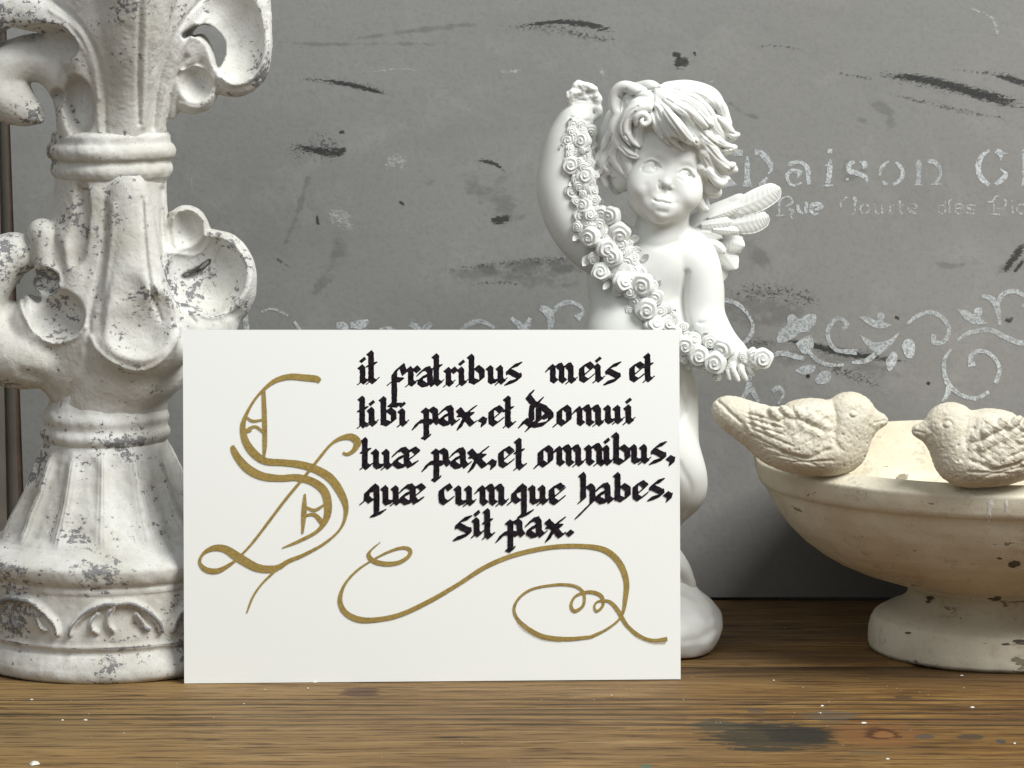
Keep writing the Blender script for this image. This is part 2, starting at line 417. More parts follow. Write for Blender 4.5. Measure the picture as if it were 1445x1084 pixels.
def strip(pts, fn, soft=True, n=6, jag=0.0, rs=1, across=6):
    """ribbon along rows px,py,w laid on the board; vertex attribute edge = 1 in its middle"""
    Q = cr(pts, n); L = _lift[0]; _lift[0] += .0000012
    V = []; E = []; m = across
    r = random.Random(rs)
    for i, q in enumerate(Q):
        a = Q[max(i-1, 0)]; b = Q[min(i+1, len(Q)-1)]; t = (b-a)[:2]; t = t/max(np.linalg.norm(t), 1e-6); nn = np.array([-t[1], t[0]])
        s = i/(len(Q)-1); te = min(1, min(s, 1-s)*4+.15) if soft else 1
        for k in range(m+1):
            u = k/m*2-1; j = (r.random()-.5)*jag*(1 if abs(u) == 1 else 0)
            p = q[:2]+nn*(u*q[2]*.5+j); V.append(fn(p[0], p[1], L)); E.append((1-abs(u)**1.5)*te if soft else 1)
    F = [(i*(m+1)+k, i*(m+1)+k+1, (i+1)*(m+1)+k+1, (i+1)*(m+1)+k) for i in range(len(Q)-1) for k in range(m)]
    return V, F, E
def poly(pts, fn, n=3):
    p = [list(q)+[0] for q in pts]; Q = cr(p+[p[0]], n)[:-1]; L = _lift[0]; _lift[0] += .0000012
    c = Q[:, :2].mean(0)
    V = [fn(q[0], q[1], L) for q in Q]
    return V, [tuple(range(len(V)))], [1]*len(V)
def join(parts, org):
    V = []; F = []; E = []
    for v, f, e in parts:
        o = len(V); V += [np.asarray(x)-org for x in v]; F += [tuple(i+o for i in g) for g in f]; E += e
    return V, F, E
def flat_obj(name, parts, mat, parent, org):
    V, F, E = join(parts, org); me = mesh(name, V, F, mat, smooth=False)
    a = me.attributes.new('edge', 'FLOAT', 'POINT'); a.data.foreach_set('value', np.array(E, np.float32))
    return obj(name, me, parent)
def ring(cx, cy, rx, ry, w_, a0=0, a1=360, n=9):
    return [(cx+rx*cos(radians(a0+(a1-a0)*i/n)), cy-ry*sin(radians(a0+(a1-a0)*i/n)), w_) for i in range(n+1)]
def m_chalk():
    n = NT('stencil_chalk_paint'); a = n.noise(520, 4, .7); b = n.noise(1500, 2, .6)
    v = n.math('ADD', n.math('MULTIPLY', a, .75), n.math('MULTIPLY', b, .25))
    al = n.ramp(v, [(.37, .2), (.50, .88)]); al = n.math('MULTIPLY', al, n.ramp(n.noise(30, 2, .5), [(.3, .55), (.55, 1)]))
    c = n.ramp(n.noise(900, 3, .6), [(.35, (.34, .37, .385)), (.65, (.62, .65, .66))])
    return n.fin(c, .8, None, al)
M_chalk = m_chalk()
def m_chalk2():
    n = NT('thin_stencil_paint'); a = n.noise(650, 4, .7); al = n.ramp(a, [(.44, .02), (.56, .72)])
    return n.fin((.52, .54, .54), .8, None, al)
M_chalk2 = m_chalk2()
if want('set'):
    borg = B(722, 500)
    board = thing('painted_board', 'large grey painted board with white stencilled lettering and scrolls standing behind the ornaments', 'board', borg)
    # panel: front face through these pixels (left edge slants)
    fl = [B(39, 848), B(1560, 840), B(1560, -150), B(2, -150)]
    bk = [p-BN*.012 for p in fl]
    P8 = [p-borg for p in fl+bk]
    obj('panel', mesh('panel', P8, [(0, 1, 2, 3), (7, 6, 5, 4), (0, 4, 5, 1), (2, 6, 7, 3), (1, 5, 6, 2)], M_board, False), board)
    e = [B(39, 848), B(39-9, 848), B(2-3, -150), B(2, -150)]; e = [p-BN*.001 for p in e]; eb = [p-BN*.012 for p in e]
    obj('edge_strip', mesh('edge_strip', [p-borg for p in e+eb], [(0, 3, 2, 1), (4, 5, 6, 7), (0, 1, 5, 4), (1, 2, 6, 5), (0, 4, 7, 3)], M_edge, False), board)
    # pale moulded panel further back on the left
    Yw = BP[1]+.035
    q0 = onY(-200, 900, Yw); q1 = onY(60, -200, Yw)
    wl = thing('wall_moulding', 'cream painted upright moulding at the left edge behind the finial', 'moulding', (q0[0], Yw, 0))
    v, f = box((-.3, 0, -.03), (q1[0]-q0[0]+.05, .02, .6)); obj('backing', mesh('backing', v, f, M_cream, False), wl)
    xx = onY(9, 500, Yw)[0]-q0[0]
    v, f = box((xx-.09, -.006, -.03), (xx-.0005, -.0003, .6)); obj('raised_strip', mesh('raised_strip', v, f, M_cream, False), wl)
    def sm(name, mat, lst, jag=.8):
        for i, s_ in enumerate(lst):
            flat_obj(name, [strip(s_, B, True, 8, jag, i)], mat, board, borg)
    sm('paint_smear_or_shade', M_smD, [
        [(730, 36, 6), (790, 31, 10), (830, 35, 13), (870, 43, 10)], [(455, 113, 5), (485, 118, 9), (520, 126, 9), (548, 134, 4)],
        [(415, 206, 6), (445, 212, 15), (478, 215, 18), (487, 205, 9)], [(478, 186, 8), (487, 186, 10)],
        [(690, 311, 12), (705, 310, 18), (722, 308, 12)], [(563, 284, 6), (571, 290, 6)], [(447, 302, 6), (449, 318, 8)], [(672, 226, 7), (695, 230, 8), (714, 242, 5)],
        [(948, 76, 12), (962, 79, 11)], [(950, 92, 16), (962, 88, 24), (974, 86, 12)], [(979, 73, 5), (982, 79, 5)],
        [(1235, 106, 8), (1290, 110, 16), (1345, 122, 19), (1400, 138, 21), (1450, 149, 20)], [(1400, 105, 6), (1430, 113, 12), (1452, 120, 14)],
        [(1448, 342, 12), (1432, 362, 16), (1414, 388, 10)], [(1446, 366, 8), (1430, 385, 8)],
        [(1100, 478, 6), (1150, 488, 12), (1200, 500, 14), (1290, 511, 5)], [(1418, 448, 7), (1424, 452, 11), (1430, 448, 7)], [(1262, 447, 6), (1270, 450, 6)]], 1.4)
    sm('paint_smear_or_shade', M_smS, [
        [(700, 40, 12), (760, 38, 20), (830, 50, 24), (885, 58, 16)], [(408, 110, 8), (460, 114, 14), (520, 124, 18), (560, 135, 6)], [(390, 212, 14), (430, 212, 40), (465, 206, 56), (489, 204, 40)],
        [(1245, 130, 7), (1300, 143, 10), (1360, 157, 10), (1445, 172, 10)], [(1230, 104, 18), (1300, 116, 26), (1380, 132, 30), (1450, 148, 24)], [(1340, 98, 6), (1400, 104, 10), (1445, 112, 20)],
        [(1020, 412, 24), (1080, 412, 40), (1140, 420, 34), (1160, 432, 10)], [(1150, 510, 10), (1200, 528, 26), (1260, 553, 16)], [(1120, 487, 10), (1180, 495, 26), (1250, 500, 14)],
        [(600, 385, 8), (700, 373, 12), (770, 366, 16), (830, 364, 18)], [(965, 84, 22), (972, 94, 10)], [(1000, 480, 10), (1050, 483, 16), (1110, 485, 14)], [(660, 402, 6), (700, 398, 8), (740, 402, 6)], [(385, 362, 6), (400, 372, 8), (412, 380, 4)],
        [(1060, 70, 5), (1090, 64, 6), (1140, 72, 5)], [(1170, 100, 5), (1210, 108, 7), (1240, 112, 6)]], 2)
    sm('paint_smear_or_shade', M_smF, [
        [(470, 60, 6), (560, 46, 12), (640, 37, 12), (710, 34, 8)], [(380, 60, 6), (450, 62, 10), (540, 62, 10), (670, 62, 8)], [(640, 250, 30), (690, 265, 70), (720, 300, 60), (760, 340, 20)],
        ring(1228, 178, 30, 32, 26, 110, -70), [(1207, 168, 12), (1224, 172, 12)], [(990, 420, 50), (1050, 440, 80), (1110, 440, 60), (1150, 450, 20)], [(600, 388, 12), (700, 385, 36), (780, 385, 60), (835, 390, 60)], [(640, 380, 10), (720, 378, 34), (800, 378, 44), (840, 380, 40)],  # last two strips: smear with the cherub's cast shadow painted in
        [(440, 230, 10), (420, 300, 16), (390, 370, 12)], [(1000, 480, 30), (1090, 495, 50), (1200, 510, 44), (1330, 540, 16)], [(1023, 140, 6), (1050, 160, 10), (1075, 168, 6)], [(1200, 220, 12), (1190, 250, 20), (1230, 240, 8)],
        [(1320, 372, 12), (1345, 376, 14), (1370, 370, 8)], [(490, 330, 30), (470, 370, 34), (440, 420, 20)], [(600, 250, 20), (610, 262, 20)], [(1030, 330, 20), (1060, 350, 30), (1100, 390, 26)], [(1400, 390, 12), (1430, 378, 40), (1450, 370, 30)]], 3)
    sm('paint_smear_or_shade', M_smW, [[(520, 102, 3), (565, 98, 5), (600, 102, 3)], [(700, 101, 8), (740, 101, 9)], [(540, 240, 20), (560, 225, 26), (575, 240, 20)], [(1370, 12, 8), (1385, 18, 6)], [(1385, 15, 6), (1402, 30, 9), (1410, 60, 6)], [(460, 300, 30), (485, 310, 36), (500, 330, 10)], [(845, 98, 12), (855, 108, 12)], [(995, 114, 5), (1009, 116, 4)], [(270, 250, 2), (271, 268, 2)]], 1)
    def cv(off, k, pts): return [(off[0]+p[0]/k, off[1]+p[1]/k, (p[2]/k)*1.0) if len(p) > 2 else (off[0]+p[0]/k, off[1]+p[1]/k) for p in pts]
    def sten(name, off, k, items, mat=None, label=None):
        parts = []
        for it in items:
            q = cv(off, k, it)
            if len(q[0]) > 2: parts.append(strip(q, B, False, 7, .9, len(parts)))
            else: parts.append(poly(q, B))
        flat_obj(name, parts, mat or M_chalk, board, borg)
    A5, A6, k6 = (1000, 195), (1205, 195), 6.02
    for L in (
        [[(130, 125, 40), (215, 122, 55), (290, 125, 55)], [(150, 320, 40), (170, 370, 70), (180, 412, 140)], [(328, 155, 20), (328, 250, 46), (328, 350, 50), (328, 412, 90)], [(385, 118, 45), (440, 125, 50), (500, 185, 50), (530, 250, 40), (508, 305, 12)], [(498, 335, 20), (470, 370, 40), (455, 412, 95)]],
        [[(675, 235, 15), (690, 220, 35), (740, 205, 30), (800, 215, 32), (840, 260, 42), (845, 340, 38), (855, 395, 30)], [(790, 300, 45), (750, 280, 38), (700, 280, 32), (665, 320, 32), (680, 370, 26), (720, 402, 22), (795, 378, 12)], [(775, 300, 45), (748, 345, 5)]],
        [[(1035, 182, 12), (1030, 230, 42), (1025, 300, 46), (1012, 385, 40)], [(970, 405, 10), (1010, 402, 18), (1055, 402, 10)], [(1010, 110, 36), (1050, 112, 36)], [(985, 235, 6), (1020, 225, 20)]],
        [[(1240, 200, 26), (1190, 228, 42), (1200, 280, 46), (1270, 300, 46), (1330, 330, 42), (1348, 370, 15)], [(1280, 198, 10), (1325, 222, 48), (1315, 265, 8)], [(1165, 350, 20), (1190, 350, 20)]]):
        sten('stencil_letter', A5, k6, L)
    for L in (
        [[(295, 195, 14), (240, 245, 30), (216, 318, 22)], [(245, 362, 18), (262, 385, 30), (285, 392, 18)], [(355, 205, 25), (400, 250, 32), (415, 300, 34), (395, 350, 32), (335, 398, 24)]],
        [[(555, 185, 14), (550, 225, 50), (550, 300, 34), (548, 375, 44), (548, 402, 70)], [(622, 198, 34), (680, 205, 40), (725, 250, 30), (735, 310, 22), (695, 385, 30)], [(655, 392, 14), (740, 392, 14)]],
        [[(1155, 100, 22), (1090, 150, 38), (1058, 220, 48), (1060, 290, 48), (1090, 350, 48), (1148, 400, 34)], [(1195, 398, 26), (1250, 360, 42), (1290, 308, 36), (1243, 260, 6)], [(1203, 105, 42), (1245, 132, 50), (1248, 190, 8)], [(1240, 125, 20), (1308, 130, 5)]],
        [[(1425, 115, 18), (1445, 120, 40), (1450, 250, 38), (1448, 380, 40), (1450, 402, 80)], [(1490, 220, 30), (1540, 230, 40), (1560, 300, 34), (1560, 400, 40)]]):
        sten('stencil_letter', A6, k6, L)
    w1 = 17
    for L in (
        [[(620, 510, 14), (598, 560, 22), (600, 640, 16), (580, 660, 14), (640, 655, 12)], [(585, 545, 16), (640, 503, 10), (690, 505, 20), (708, 548, 22), (650, 585, 14)], [(680, 600, 24), (712, 622, 26), (695, 660, 18), (715, 685, 10)]],
        [[(755, 565, 24), (765, 615, 28), (800, 642, 22)], [(815, 562, 34), (828, 565, 40), (824, 600, 26), (832, 640, 42)]],
        [[(935, 635, 12), (900, 648, 22), (870, 615, 34), (880, 570, 40), (925, 560, 40), (955, 585, 40), (900, 612, 12)]],
        [[(1120, 600, w1), (1125, 545, w1), (1160, 508, w1), (1190, 500, 12)], [(1205, 500, 18), (1245, 520, 30), (1240, 560, 18), (1238, 635, w1), (1205, 650, 10)]],
        [ring(1325, 603, 38, 38, w1, 100, 260), ring(1325, 603, 38, 38, w1, 80, -80)]):
        sten('small_stencil_letter', A5, k6, L, M_chalk2 if L[0][0][0] > 1000 else M_chalk)
    for L in (
        [[(172, 562, w1), (182, 600, w1), (190, 640, w1), (215, 640, 12)], [(235, 562, w1), (240, 645, w1)]], [[(305, 575, 22), (306, 640, w1)], [(318, 580, 18), (340, 568, 12)], [(290, 642, 10), (325, 642, 10)]],
        [[(388, 530, 18), (392, 600, w1), (395, 640, w1), (415, 635, 10)], [(362, 572, 14), (420, 568, 14)]], [ring(500, 600, 38, 40, w1, 0, 300)+[(470, 605, 10), (538, 598, 10)]],
        [ring(745, 605, 32, 36, 12, 0, 350), [(775, 530, 10), (777, 640, 12)]], [[(830, 520, 12), (810, 540, w1), (812, 640, w1)]], [ring(892, 602, 38, 42, 20, 0, 320), [(860, 600, 14), (930, 598, 20)]],
        [[(1030, 575, 16), (985, 568, 14), (965, 590, 22), (1015, 615, 24), (1005, 640, 20), (955, 632, 16)]],
        [[(1135, 540, 10), (1180, 540, 24), (1200, 500, 14), (1245, 495, 16), (1290, 540, 20), (1270, 600, 14), (1215, 600, 12)], [(1185, 545, 14), (1190, 600, w1), (1180, 640, 16)], [(1130, 648, 14), (1240, 648, 14)]],
        [[(1345, 525, 20), (1346, 545, 18)], [(1345, 570, w1), (1345, 645, 22)]], [ring(1420, 602, 36, 40, w1, 0, 320)]):
        sten('small_stencil_letter', A6, k6, L, M_chalk2)
    A2, k2 = (320, 400), 2.779
    for L in ([[(135, 112, 8), (180, 100, 9), (240, 126, 12)], [(265, 150, 12), (290, 190, 13)]], [[(72, 115, 20), (78, 190, 24)]], [[(430, 165, 24), (460, 168, 30), (465, 200, 24)], [(485, 165, 24), (530, 160, 34), (555, 145, 12)]], [[(600, 182, 14), (640, 176, 16), (660, 190, 12)]],
              [[(718, 160, 18), (745, 175, 26), (755, 210, 20)], [(800, 155, 22), (778, 180, 26), (755, 210, 20)]], [[(915, 190, 12), (950, 160, 20), (1000, 150, 18), (1050, 175, 12)]], [[(1115, 135, 14), (1150, 165, 26), (1180, 190, 20)], [(1190, 135, 16), (1175, 170, 24), (1160, 200, 20)]],
              [[(1230, 95, 20), (1258, 110, 34), (1270, 140, 28), (1268, 190, 20)], [(1280, 118, 14), (1300, 90, 18), (1340, 74, 18), (1380, 85, 14), (1398, 112, 12), (1372, 138, 28)]]):
        sten('stencil_ornament', A2, k2, L)
    A7, k7 = (990, 400), 3.176
    for L in (
        [[(40, 95, 8), (80, 72, 18), (120, 78, 20), (165, 95, 20), (208, 140, 14), (230, 190, 14), (215, 240, 18), (170, 278, 16), (120, 275, 8)]], [ring(120, 218, 8, 8, 16, 0, 330)],
        [[(335, 255), (350, 210), (382, 188), (385, 150), (410, 138), (440, 162), (470, 140), (510, 140), (512, 172), (480, 215), (440, 220), (420, 240), (380, 262), (345, 266)]],
        [[(422, 270), (450, 248), (490, 233), (503, 280), (482, 312), (450, 312)], [(478, 305, 18), (520, 345, 18), (570, 365, 18), (637, 366, 10)]],
        [[(632, 208, 16), (650, 185, 22), (620, 158, 16), (588, 172, 22), (565, 215, 20), (575, 265, 18), (610, 300, 18), (697, 308, 26)]],
        [[(706, 152), (735, 148), (765, 160), (790, 168), (785, 145), (802, 128), (822, 145), (815, 172), (852, 188), (800, 203), (755, 188)]],
        [[(708, 230), (745, 250), (780, 265), (840, 252), (890, 215), (850, 275), (800, 312), (745, 285)], [(800, 300, 26), (740, 345, 22), (675, 356, 12)]],
        [[(824, 350), (855, 306), (877, 318), (870, 362), (840, 394)]], [[(896, 280), (915, 250), (948, 256), (957, 290), (945, 334), (915, 328)]],
        [[(922, 182, 12), (960, 150, 18), (1010, 130, 18), (1060, 140, 20), (1100, 180, 20), (1107, 225, 18), (1080, 264, 18), (1042, 262, 24), (1042, 228, 20)]],
        [[(300, 328, 18), (360, 312, 24), (410, 325, 24), (460, 338, 20)]], [[(418, 392), (460, 368), (508, 368), (500, 397), (455, 410)]], [[(508, 430), (530, 400), (560, 392), (580, 405), (575, 435), (545, 452), (515, 447)]],
        [[(222, 400, 14), (212, 440, 22), (214, 485, 34)], [(210, 470, 30), (175, 530, 12)], [(220, 470, 30), (258, 535, 10)]], [[(316, 484, 18), (345, 468, 24), (366, 492, 16), (360, 515, 12), (342, 540, 10)]],
        [[(1118, 295, 10), (1090, 340, 18), (1088, 400, 18), (1105, 450, 26), (1135, 480, 20), (1175, 505, 18), (1230, 515, 18), (1288, 487, 16)], [(1108, 455, 26), (1100, 500, 22), (1078, 530, 8)]],
        [[(1318, 448, 20), (1335, 390, 18), (1320, 345, 18), (1285, 312, 18), (1240, 303, 20), (1206, 328, 22), (1212, 372, 34)]],
        [[(1142, 258, 10), (1190, 225, 18), (1250, 212, 22), (1300, 210, 24), (1360, 240, 24), (1420, 265, 24), (1460, 266, 20)]],
        [[(1146, 116), (1190, 122), (1218, 140), (1222, 115), (1250, 108), (1258, 130), (1250, 155), (1280, 178), (1230, 184), (1185, 165)]],
        [[(1256, 55, 14), (1300, 70, 26), (1325, 110, 28), (1338, 188, 14)], [(1325, 95, 22), (1350, 50, 20), (1400, 35, 20), (1450, 55, 18)]], [[(1435, 98, 14), (1460, 104, 14)]]):
        sten('stencil_ornament', A7, k7, L)
# ------------------------------------------------------------------ calligraphy card
CBL = onZ(260, 964.5, 0.0002); CBR = onZ(960.5, 958.5, 0.0002)
ct = onY(258, 465.5, CBL[1]+.0195)
cex = (CBR-CBL)/np.linalg.norm(CBR-CBL); cey = ct-CBL; cey = cey-cex*np.dot(cey, cex); cey /= np.linalg.norm(cey)
cnn = np.cross(cex, cey)          # towards the camera
def K(px, py, lift=0.0): return onP(px, py, CBL+cnn*lift, cnn)
def m_paper():
    n = NT('laid_paper'); S = n.sep()
    wv = n.math('SINE', n.math('MULTIPLY', n.math('ADD', S[1], n.math('MULTIPLY', n.noise(40, 2), .0004)), 2*pi/.00135))
    f = n.noise(900, 4, .7)
    c = n.mix(n.ramp(wv, [(0, 0), (1, 1)]), (.82, .835, .81), (.83, .845, .82)); c = n.mix(n.ramp(f, [(.3, .25), (.6, 0)]), c, (.79, .805, .78))
    return n.fin(c, .75, n.bump(n.math('ADD', n.math('MULTIPLY', wv, .5), f), .00002, .3), spec=.2)
M_paper = m_paper()
n = NT('black_ink'); ff = n.noise(700, 4, .7); M_ink = n.fin(n.ramp(ff, [(.35, (.010, .008, .010)), (.7, (.032, .025, .032))]), 1.0, spec=.05)
n = NT('gold_ink'); ff = n.noise(1, 4, .7, n.map((900, 900, 900))); f2 = n.noise(120, 3, .6)
cc = n.mix(n.ramp(ff, [(.35, 0), (.7, 1)]), (.27, .18, .045), (.46, .33, .10)); cc = n.mix(n.ramp(f2, [(.4, 0), (.7, .5)]), cc, (.45, .33, .11))
M_gold = n.fin(cc, .5, n.bump(ff, .0001, .4), spec=.4); M_gold.node_tree.nodes['Principled BSDF'].inputs['Metallic'].default_value = .35
_cl = [.00002]
def clocal(px, py, lift):
    p = K(px, py)-CBL; return (float(np.dot(p, cex)), float(np.dot(p, cey)), lift)
NB = 59/6.02/2; NIB = np.array([cos(radians(40)), -sin(radians(40))])*NB; NT2 = np.array([sin(radians(40)), cos(radians(40))])*.75
def hull(P):
    P = sorted(map(tuple, P)); 
    def half(P):
        h = []
        for p in P:
            while len(h) > 1 and (h[-1][0]-h[-2][0])*(p[1]-h[-2][1])-(h[-1][1]-h[-2][1])*(p[0]-h[-2][0]) <= 0: h.pop()
            h.append(p)
        return h
    a = half(P); b = half(P[::-1]); return a[:-1]+b[:-1]
def ink_stroke(pts, V, F, rng, nib=1.0):
    """broad nib held at 40 degrees dragged along photo pixels"""
    Q = [np.array(pts[0], float)]
    for b in pts[1:]:
        a = Q[-1]; b = np.array(b, float); m = max(1, int(np.linalg.norm(b-a)/2.2))
        for i in range(1, m+1): Q.append(a+(b-a)*i/m)
    Q = [q+np.array([rng.uniform(-.22, .22), rng.uniform(-.22, .22)]) for q in Q]
    _cl[0] += .0000006; z = _cl[0]
    W_ = [nib*rng.uniform(.93, 1.05) for q in Q]
    for i in range(len(Q)-1):
        c = []
        for q, w_ in ((Q[i], W_[i]), (Q[i+1], W_[i+1])):
            for s1 in (-1, 1):
                for s2 in (-1, 1): c.append(q+NIB*s1*w_+NT2*s2)
        h = hull(c); o = len(V); _cl[0] += .00000008
        V += [clocal(x, y, _cl[0]) for x, y in h]; F.append(tuple(range(o, o+len(h)))[::-1])
G = {}
def S_(x=0, a=0, b=150): return [(x-20, a+18), (x, a+36), (x, b-22), (x+25, b-3)]
def hairs(x, b=150): return [[(x, b-18), (x-26, b+4)], [(x+18, b-8), (x+38, b-24)]]
G['i'] = [S_()]+hairs(0)+[[(-4, -40), (8, -26)]]
G['t'] = [[(-17, -88), (0, -74), (0, 126), (27, 147)], [(-22, 12), (30, 2)], [(20, 144), (46, 126)], [(0, 132), (-22, 150)]]
G['u'] = [S_(0), S_(85)]+hairs(85)+[[(20, 142), (60, 132)]]
G['n'] = [S_(0), S_(82), [(0, 40), (38, 12), (64, 6), (82, 36)]]+hairs(82)
G['m'] = [S_(0), S_(75), S_(152), [(0, 40), (34, 12), (56, 6), (75, 34)], [(75, 40), (110, 12), (133, 6), (152, 34)]]+hairs(152)+[[(-44, 52), (-18, 22)]]
G['r'] = [S_(0), [(0, 44), (36, 14)], [(34, 12), (62, 40)]]+hairs(0)
G['s'] = [[(58, -4), (4, 14)], [(2, 14), (-34, 48), (-30, 70)], [(-30, 56), (52, 98)], [(50, 88), (54, 116)], [(52, 122), (8, 142), (-50, 160)]]
G['e'] = [[(2, 34), (0, 70), (4, 128), (36, 146)], [(2, 34), (52, 6), (84, 32)], [(90, 40), (14, 104)], [(40, 144), (90, 106)]]
G['o'] = [[(0, 36), (0, 120), (34, 146)], [(0, 36), (46, 6), (78, 32)], [(78, 32), (78, 116), (34, 146)], [(-2, 124), (-36, 158)]]
G['c'] = [[(2, 34), (0, 70), (4, 128), (36, 146)], [(2, 34), (50, 6)], [(48, 4), (72, 34)], [(40, 144), (86, 110)]]
G['b'] = [[(-18, -88), (0, -72), (0, 128)], [(0, 44), (46, 10), (90, 44), (92, 108), (44, 140)], [(0, 122), (44, 140)]]
G['h'] = [[(-18, -88), (0, -72), (0, 128), (-26, 150)], [(0, 44), (46, 10), (80, 38)], [(80, 38), (80, 150)], [(80, 150), (-50, 282)]]
G['a'] = [[(-56, 62), (-20, 22), (20, 12)], [(16, 12), (36, 36), (38, 118), (64, 148)], [(26, 66), (-40, 96), (-46, 128), (-10, 152), (36, 142)], [(60, 148), (90, 126)]]
G['æ'] = [[(-56, 62), (-20, 22), (20, 12)], [(16, 12), (44, 36), (44, 118), (70, 148)], [(26, 66), (-40, 96), (-46, 128), (-10, 152), (40, 140)], [(44, 40), (100, 10), (128, 34)], [(132, 40), (50, 106)], [(70, 148), (118, 120)]]
G['p'] = [[(-24, 24), (0, 40), (0, 252)], [(-24, 254), (8, 268), (20, 250)], [(0, 44), (44, 16), (76, 38)], [(76, 38), (80, 110), (104, 138)], [(-104, 184), (-70, 132), (-20, 118), (60, 132)]]
G['x'] = [[(-56, 20), (60, 148)], [(82, 0), (32, 34), (-50, 182)], [(-50, 64), (60, 64)], [(60, 148), (86, 132)]]
G['q'] = [[(0, 34), (-80, 60), (-84, 110), (-50, 138), (-20, 116)], [(-76, 62), (-30, 8), (0, 34)], [(0, 34), (0, 232)], [(-34, 254), (6, 246), (60, 220)], [(-84, 120), (-120, 150)]]
G[','] = [[(-24, 2), (10, 20)], [(12, 14), (2, 54)]]
G['.'] = [[(-12, -10), (14, 12)]]
G['D'] = [[(30, -120), (-2, -80), (44, -22), (130, 14), (190, 70), (190, 110)], [(34, -20), (24, 50), (28, 130)], [(190, 100), (140, 150), (70, 165), (10, 150), (-30, 120), (-66, 170)], [(86, 6), (86, 130)], [(40, 20), (110, -60)], [(110, 90), (170, 90)], [(130, 76), (152, 98)], [(40, 140), (-6, 200)]]
G['f'] = [[(-2, 80), (0, 60), (34, 14), (70, -2)], [(62, -10), (90, 60)], [(0, 80), (0, 318)], [(-38, 330), (40, 334)], [(-44, 150), (0, 112), (64, 116)]]
R2, R3, R4, R5 = (490, 480), (720, 480), (490, 610), (720, 610)
TXT = [(R2, 'i', 130, 205, 1.05), (R2, 't', 203, 200, 1.07), (R2, 'f', 400, 225, .98), (R2, 'r', 540, 222, 1.05), (R2, 'a', 665, 228, 1.02), (R2, 't', 757, 222, 1.03), (R2, 'r', 860, 230, 1), (R2, 'i', 970, 226, 1), (R2, 'b', 1055, 222, .98), (R2, 'u', 1218, 214, .98), (R2, 's', 1405, 208, 1),
       (R3, 'm', 362, 204, 1), (R3, 'e', 606, 196, 1.02), (R3, 'i', 745, 198, .98), (R3, 's', 862, 206, 1), (R3, 'e', 1034, 194, 1.0), (R3, 't', 1167, 208, .9),
       (R2, 't', 127, 580, 1.02), (R2, 'i', 207, 568, 1), (R2, 'b', 308, 580, .95), (R2, 'i', 468, 580, .92), (R2, 'p', 672, 568, .98), (R2, 'a', 845, 560, 1), (R2, 'x', 1000, 570, .98), (R2, ',', 1155, 665, 1), (R2, 'e', 1222, 566, 1), (R2, 't', 1365, 580, 1),
       (R3, 'D', 155, 560, 1.0), (R3, 'o', 418, 563, 1.02), (R3, 'm', 590, 560, 1.03), (R3, 'u', 830, 552, .96), (R3, 'i', 1003, 548, 1.0),
       (R4, 't', 150, 150, 1.02), (R4, 'u', 245, 142, 1.05), (R4, 'æ', 458, 130, 1.06), (R4, 'p', 758, 135, 1), (R4, 'a', 945, 135, 1.03), (R4, 'x', 1100, 136, 1.03), (R4, ',', 1235, 244, 1), (R4, 'e', 1305, 130, 1.06),
       (R5, 't', 72, 155, 1), (R5, 'o', 258, 122, 1.08), (R5, 'm', 418, 116, 1.05), (R5, 'n', 668, 104, 1.08), (R5, 'i', 818, 108, 1.05), (R5, 'b', 900, 110, 1.05), (R5, 'u', 1052, 102, 1), (R5, 's', 1250, 100, .98), (R5, ',', 1368, 212, 1),
       (R4, 'q', 250, 445, 1.02), (R4, 'u', 325, 450, 1.03), (R4, 'æ', 512, 442, 1.02), (R4, 'c', 800, 448, 1.03), (R4, 'u', 945, 450, 1.06), (R4, 'm', 1150, 450, 1.05), (R5, 'q', 118, 445, 1.04), (R5, 'u', 190, 448, 1), (R5, 'e', 352, 440, 1.08),
       (R5, 'h', 620, 442, .98), (R5, 'a', 790, 432, 1.03), (R5, 'b', 912, 440, .95), (R5, 'e', 1062, 420, 1), (R5, 's', 1235, 410, .98), (R5, ',', 1345, 518, 1),
       (R4, 's', 975, 728, 1.1), (R4, 'i', 1100, 722, 1.02), (R4, 't', 1190, 748, .95), (R4, 'p', 1387, 735, 1), (R5, 'a', 205, 722, 1.03), (R5, 'x', 370, 735, .98), (R5, '.', 506, 855, 1)]
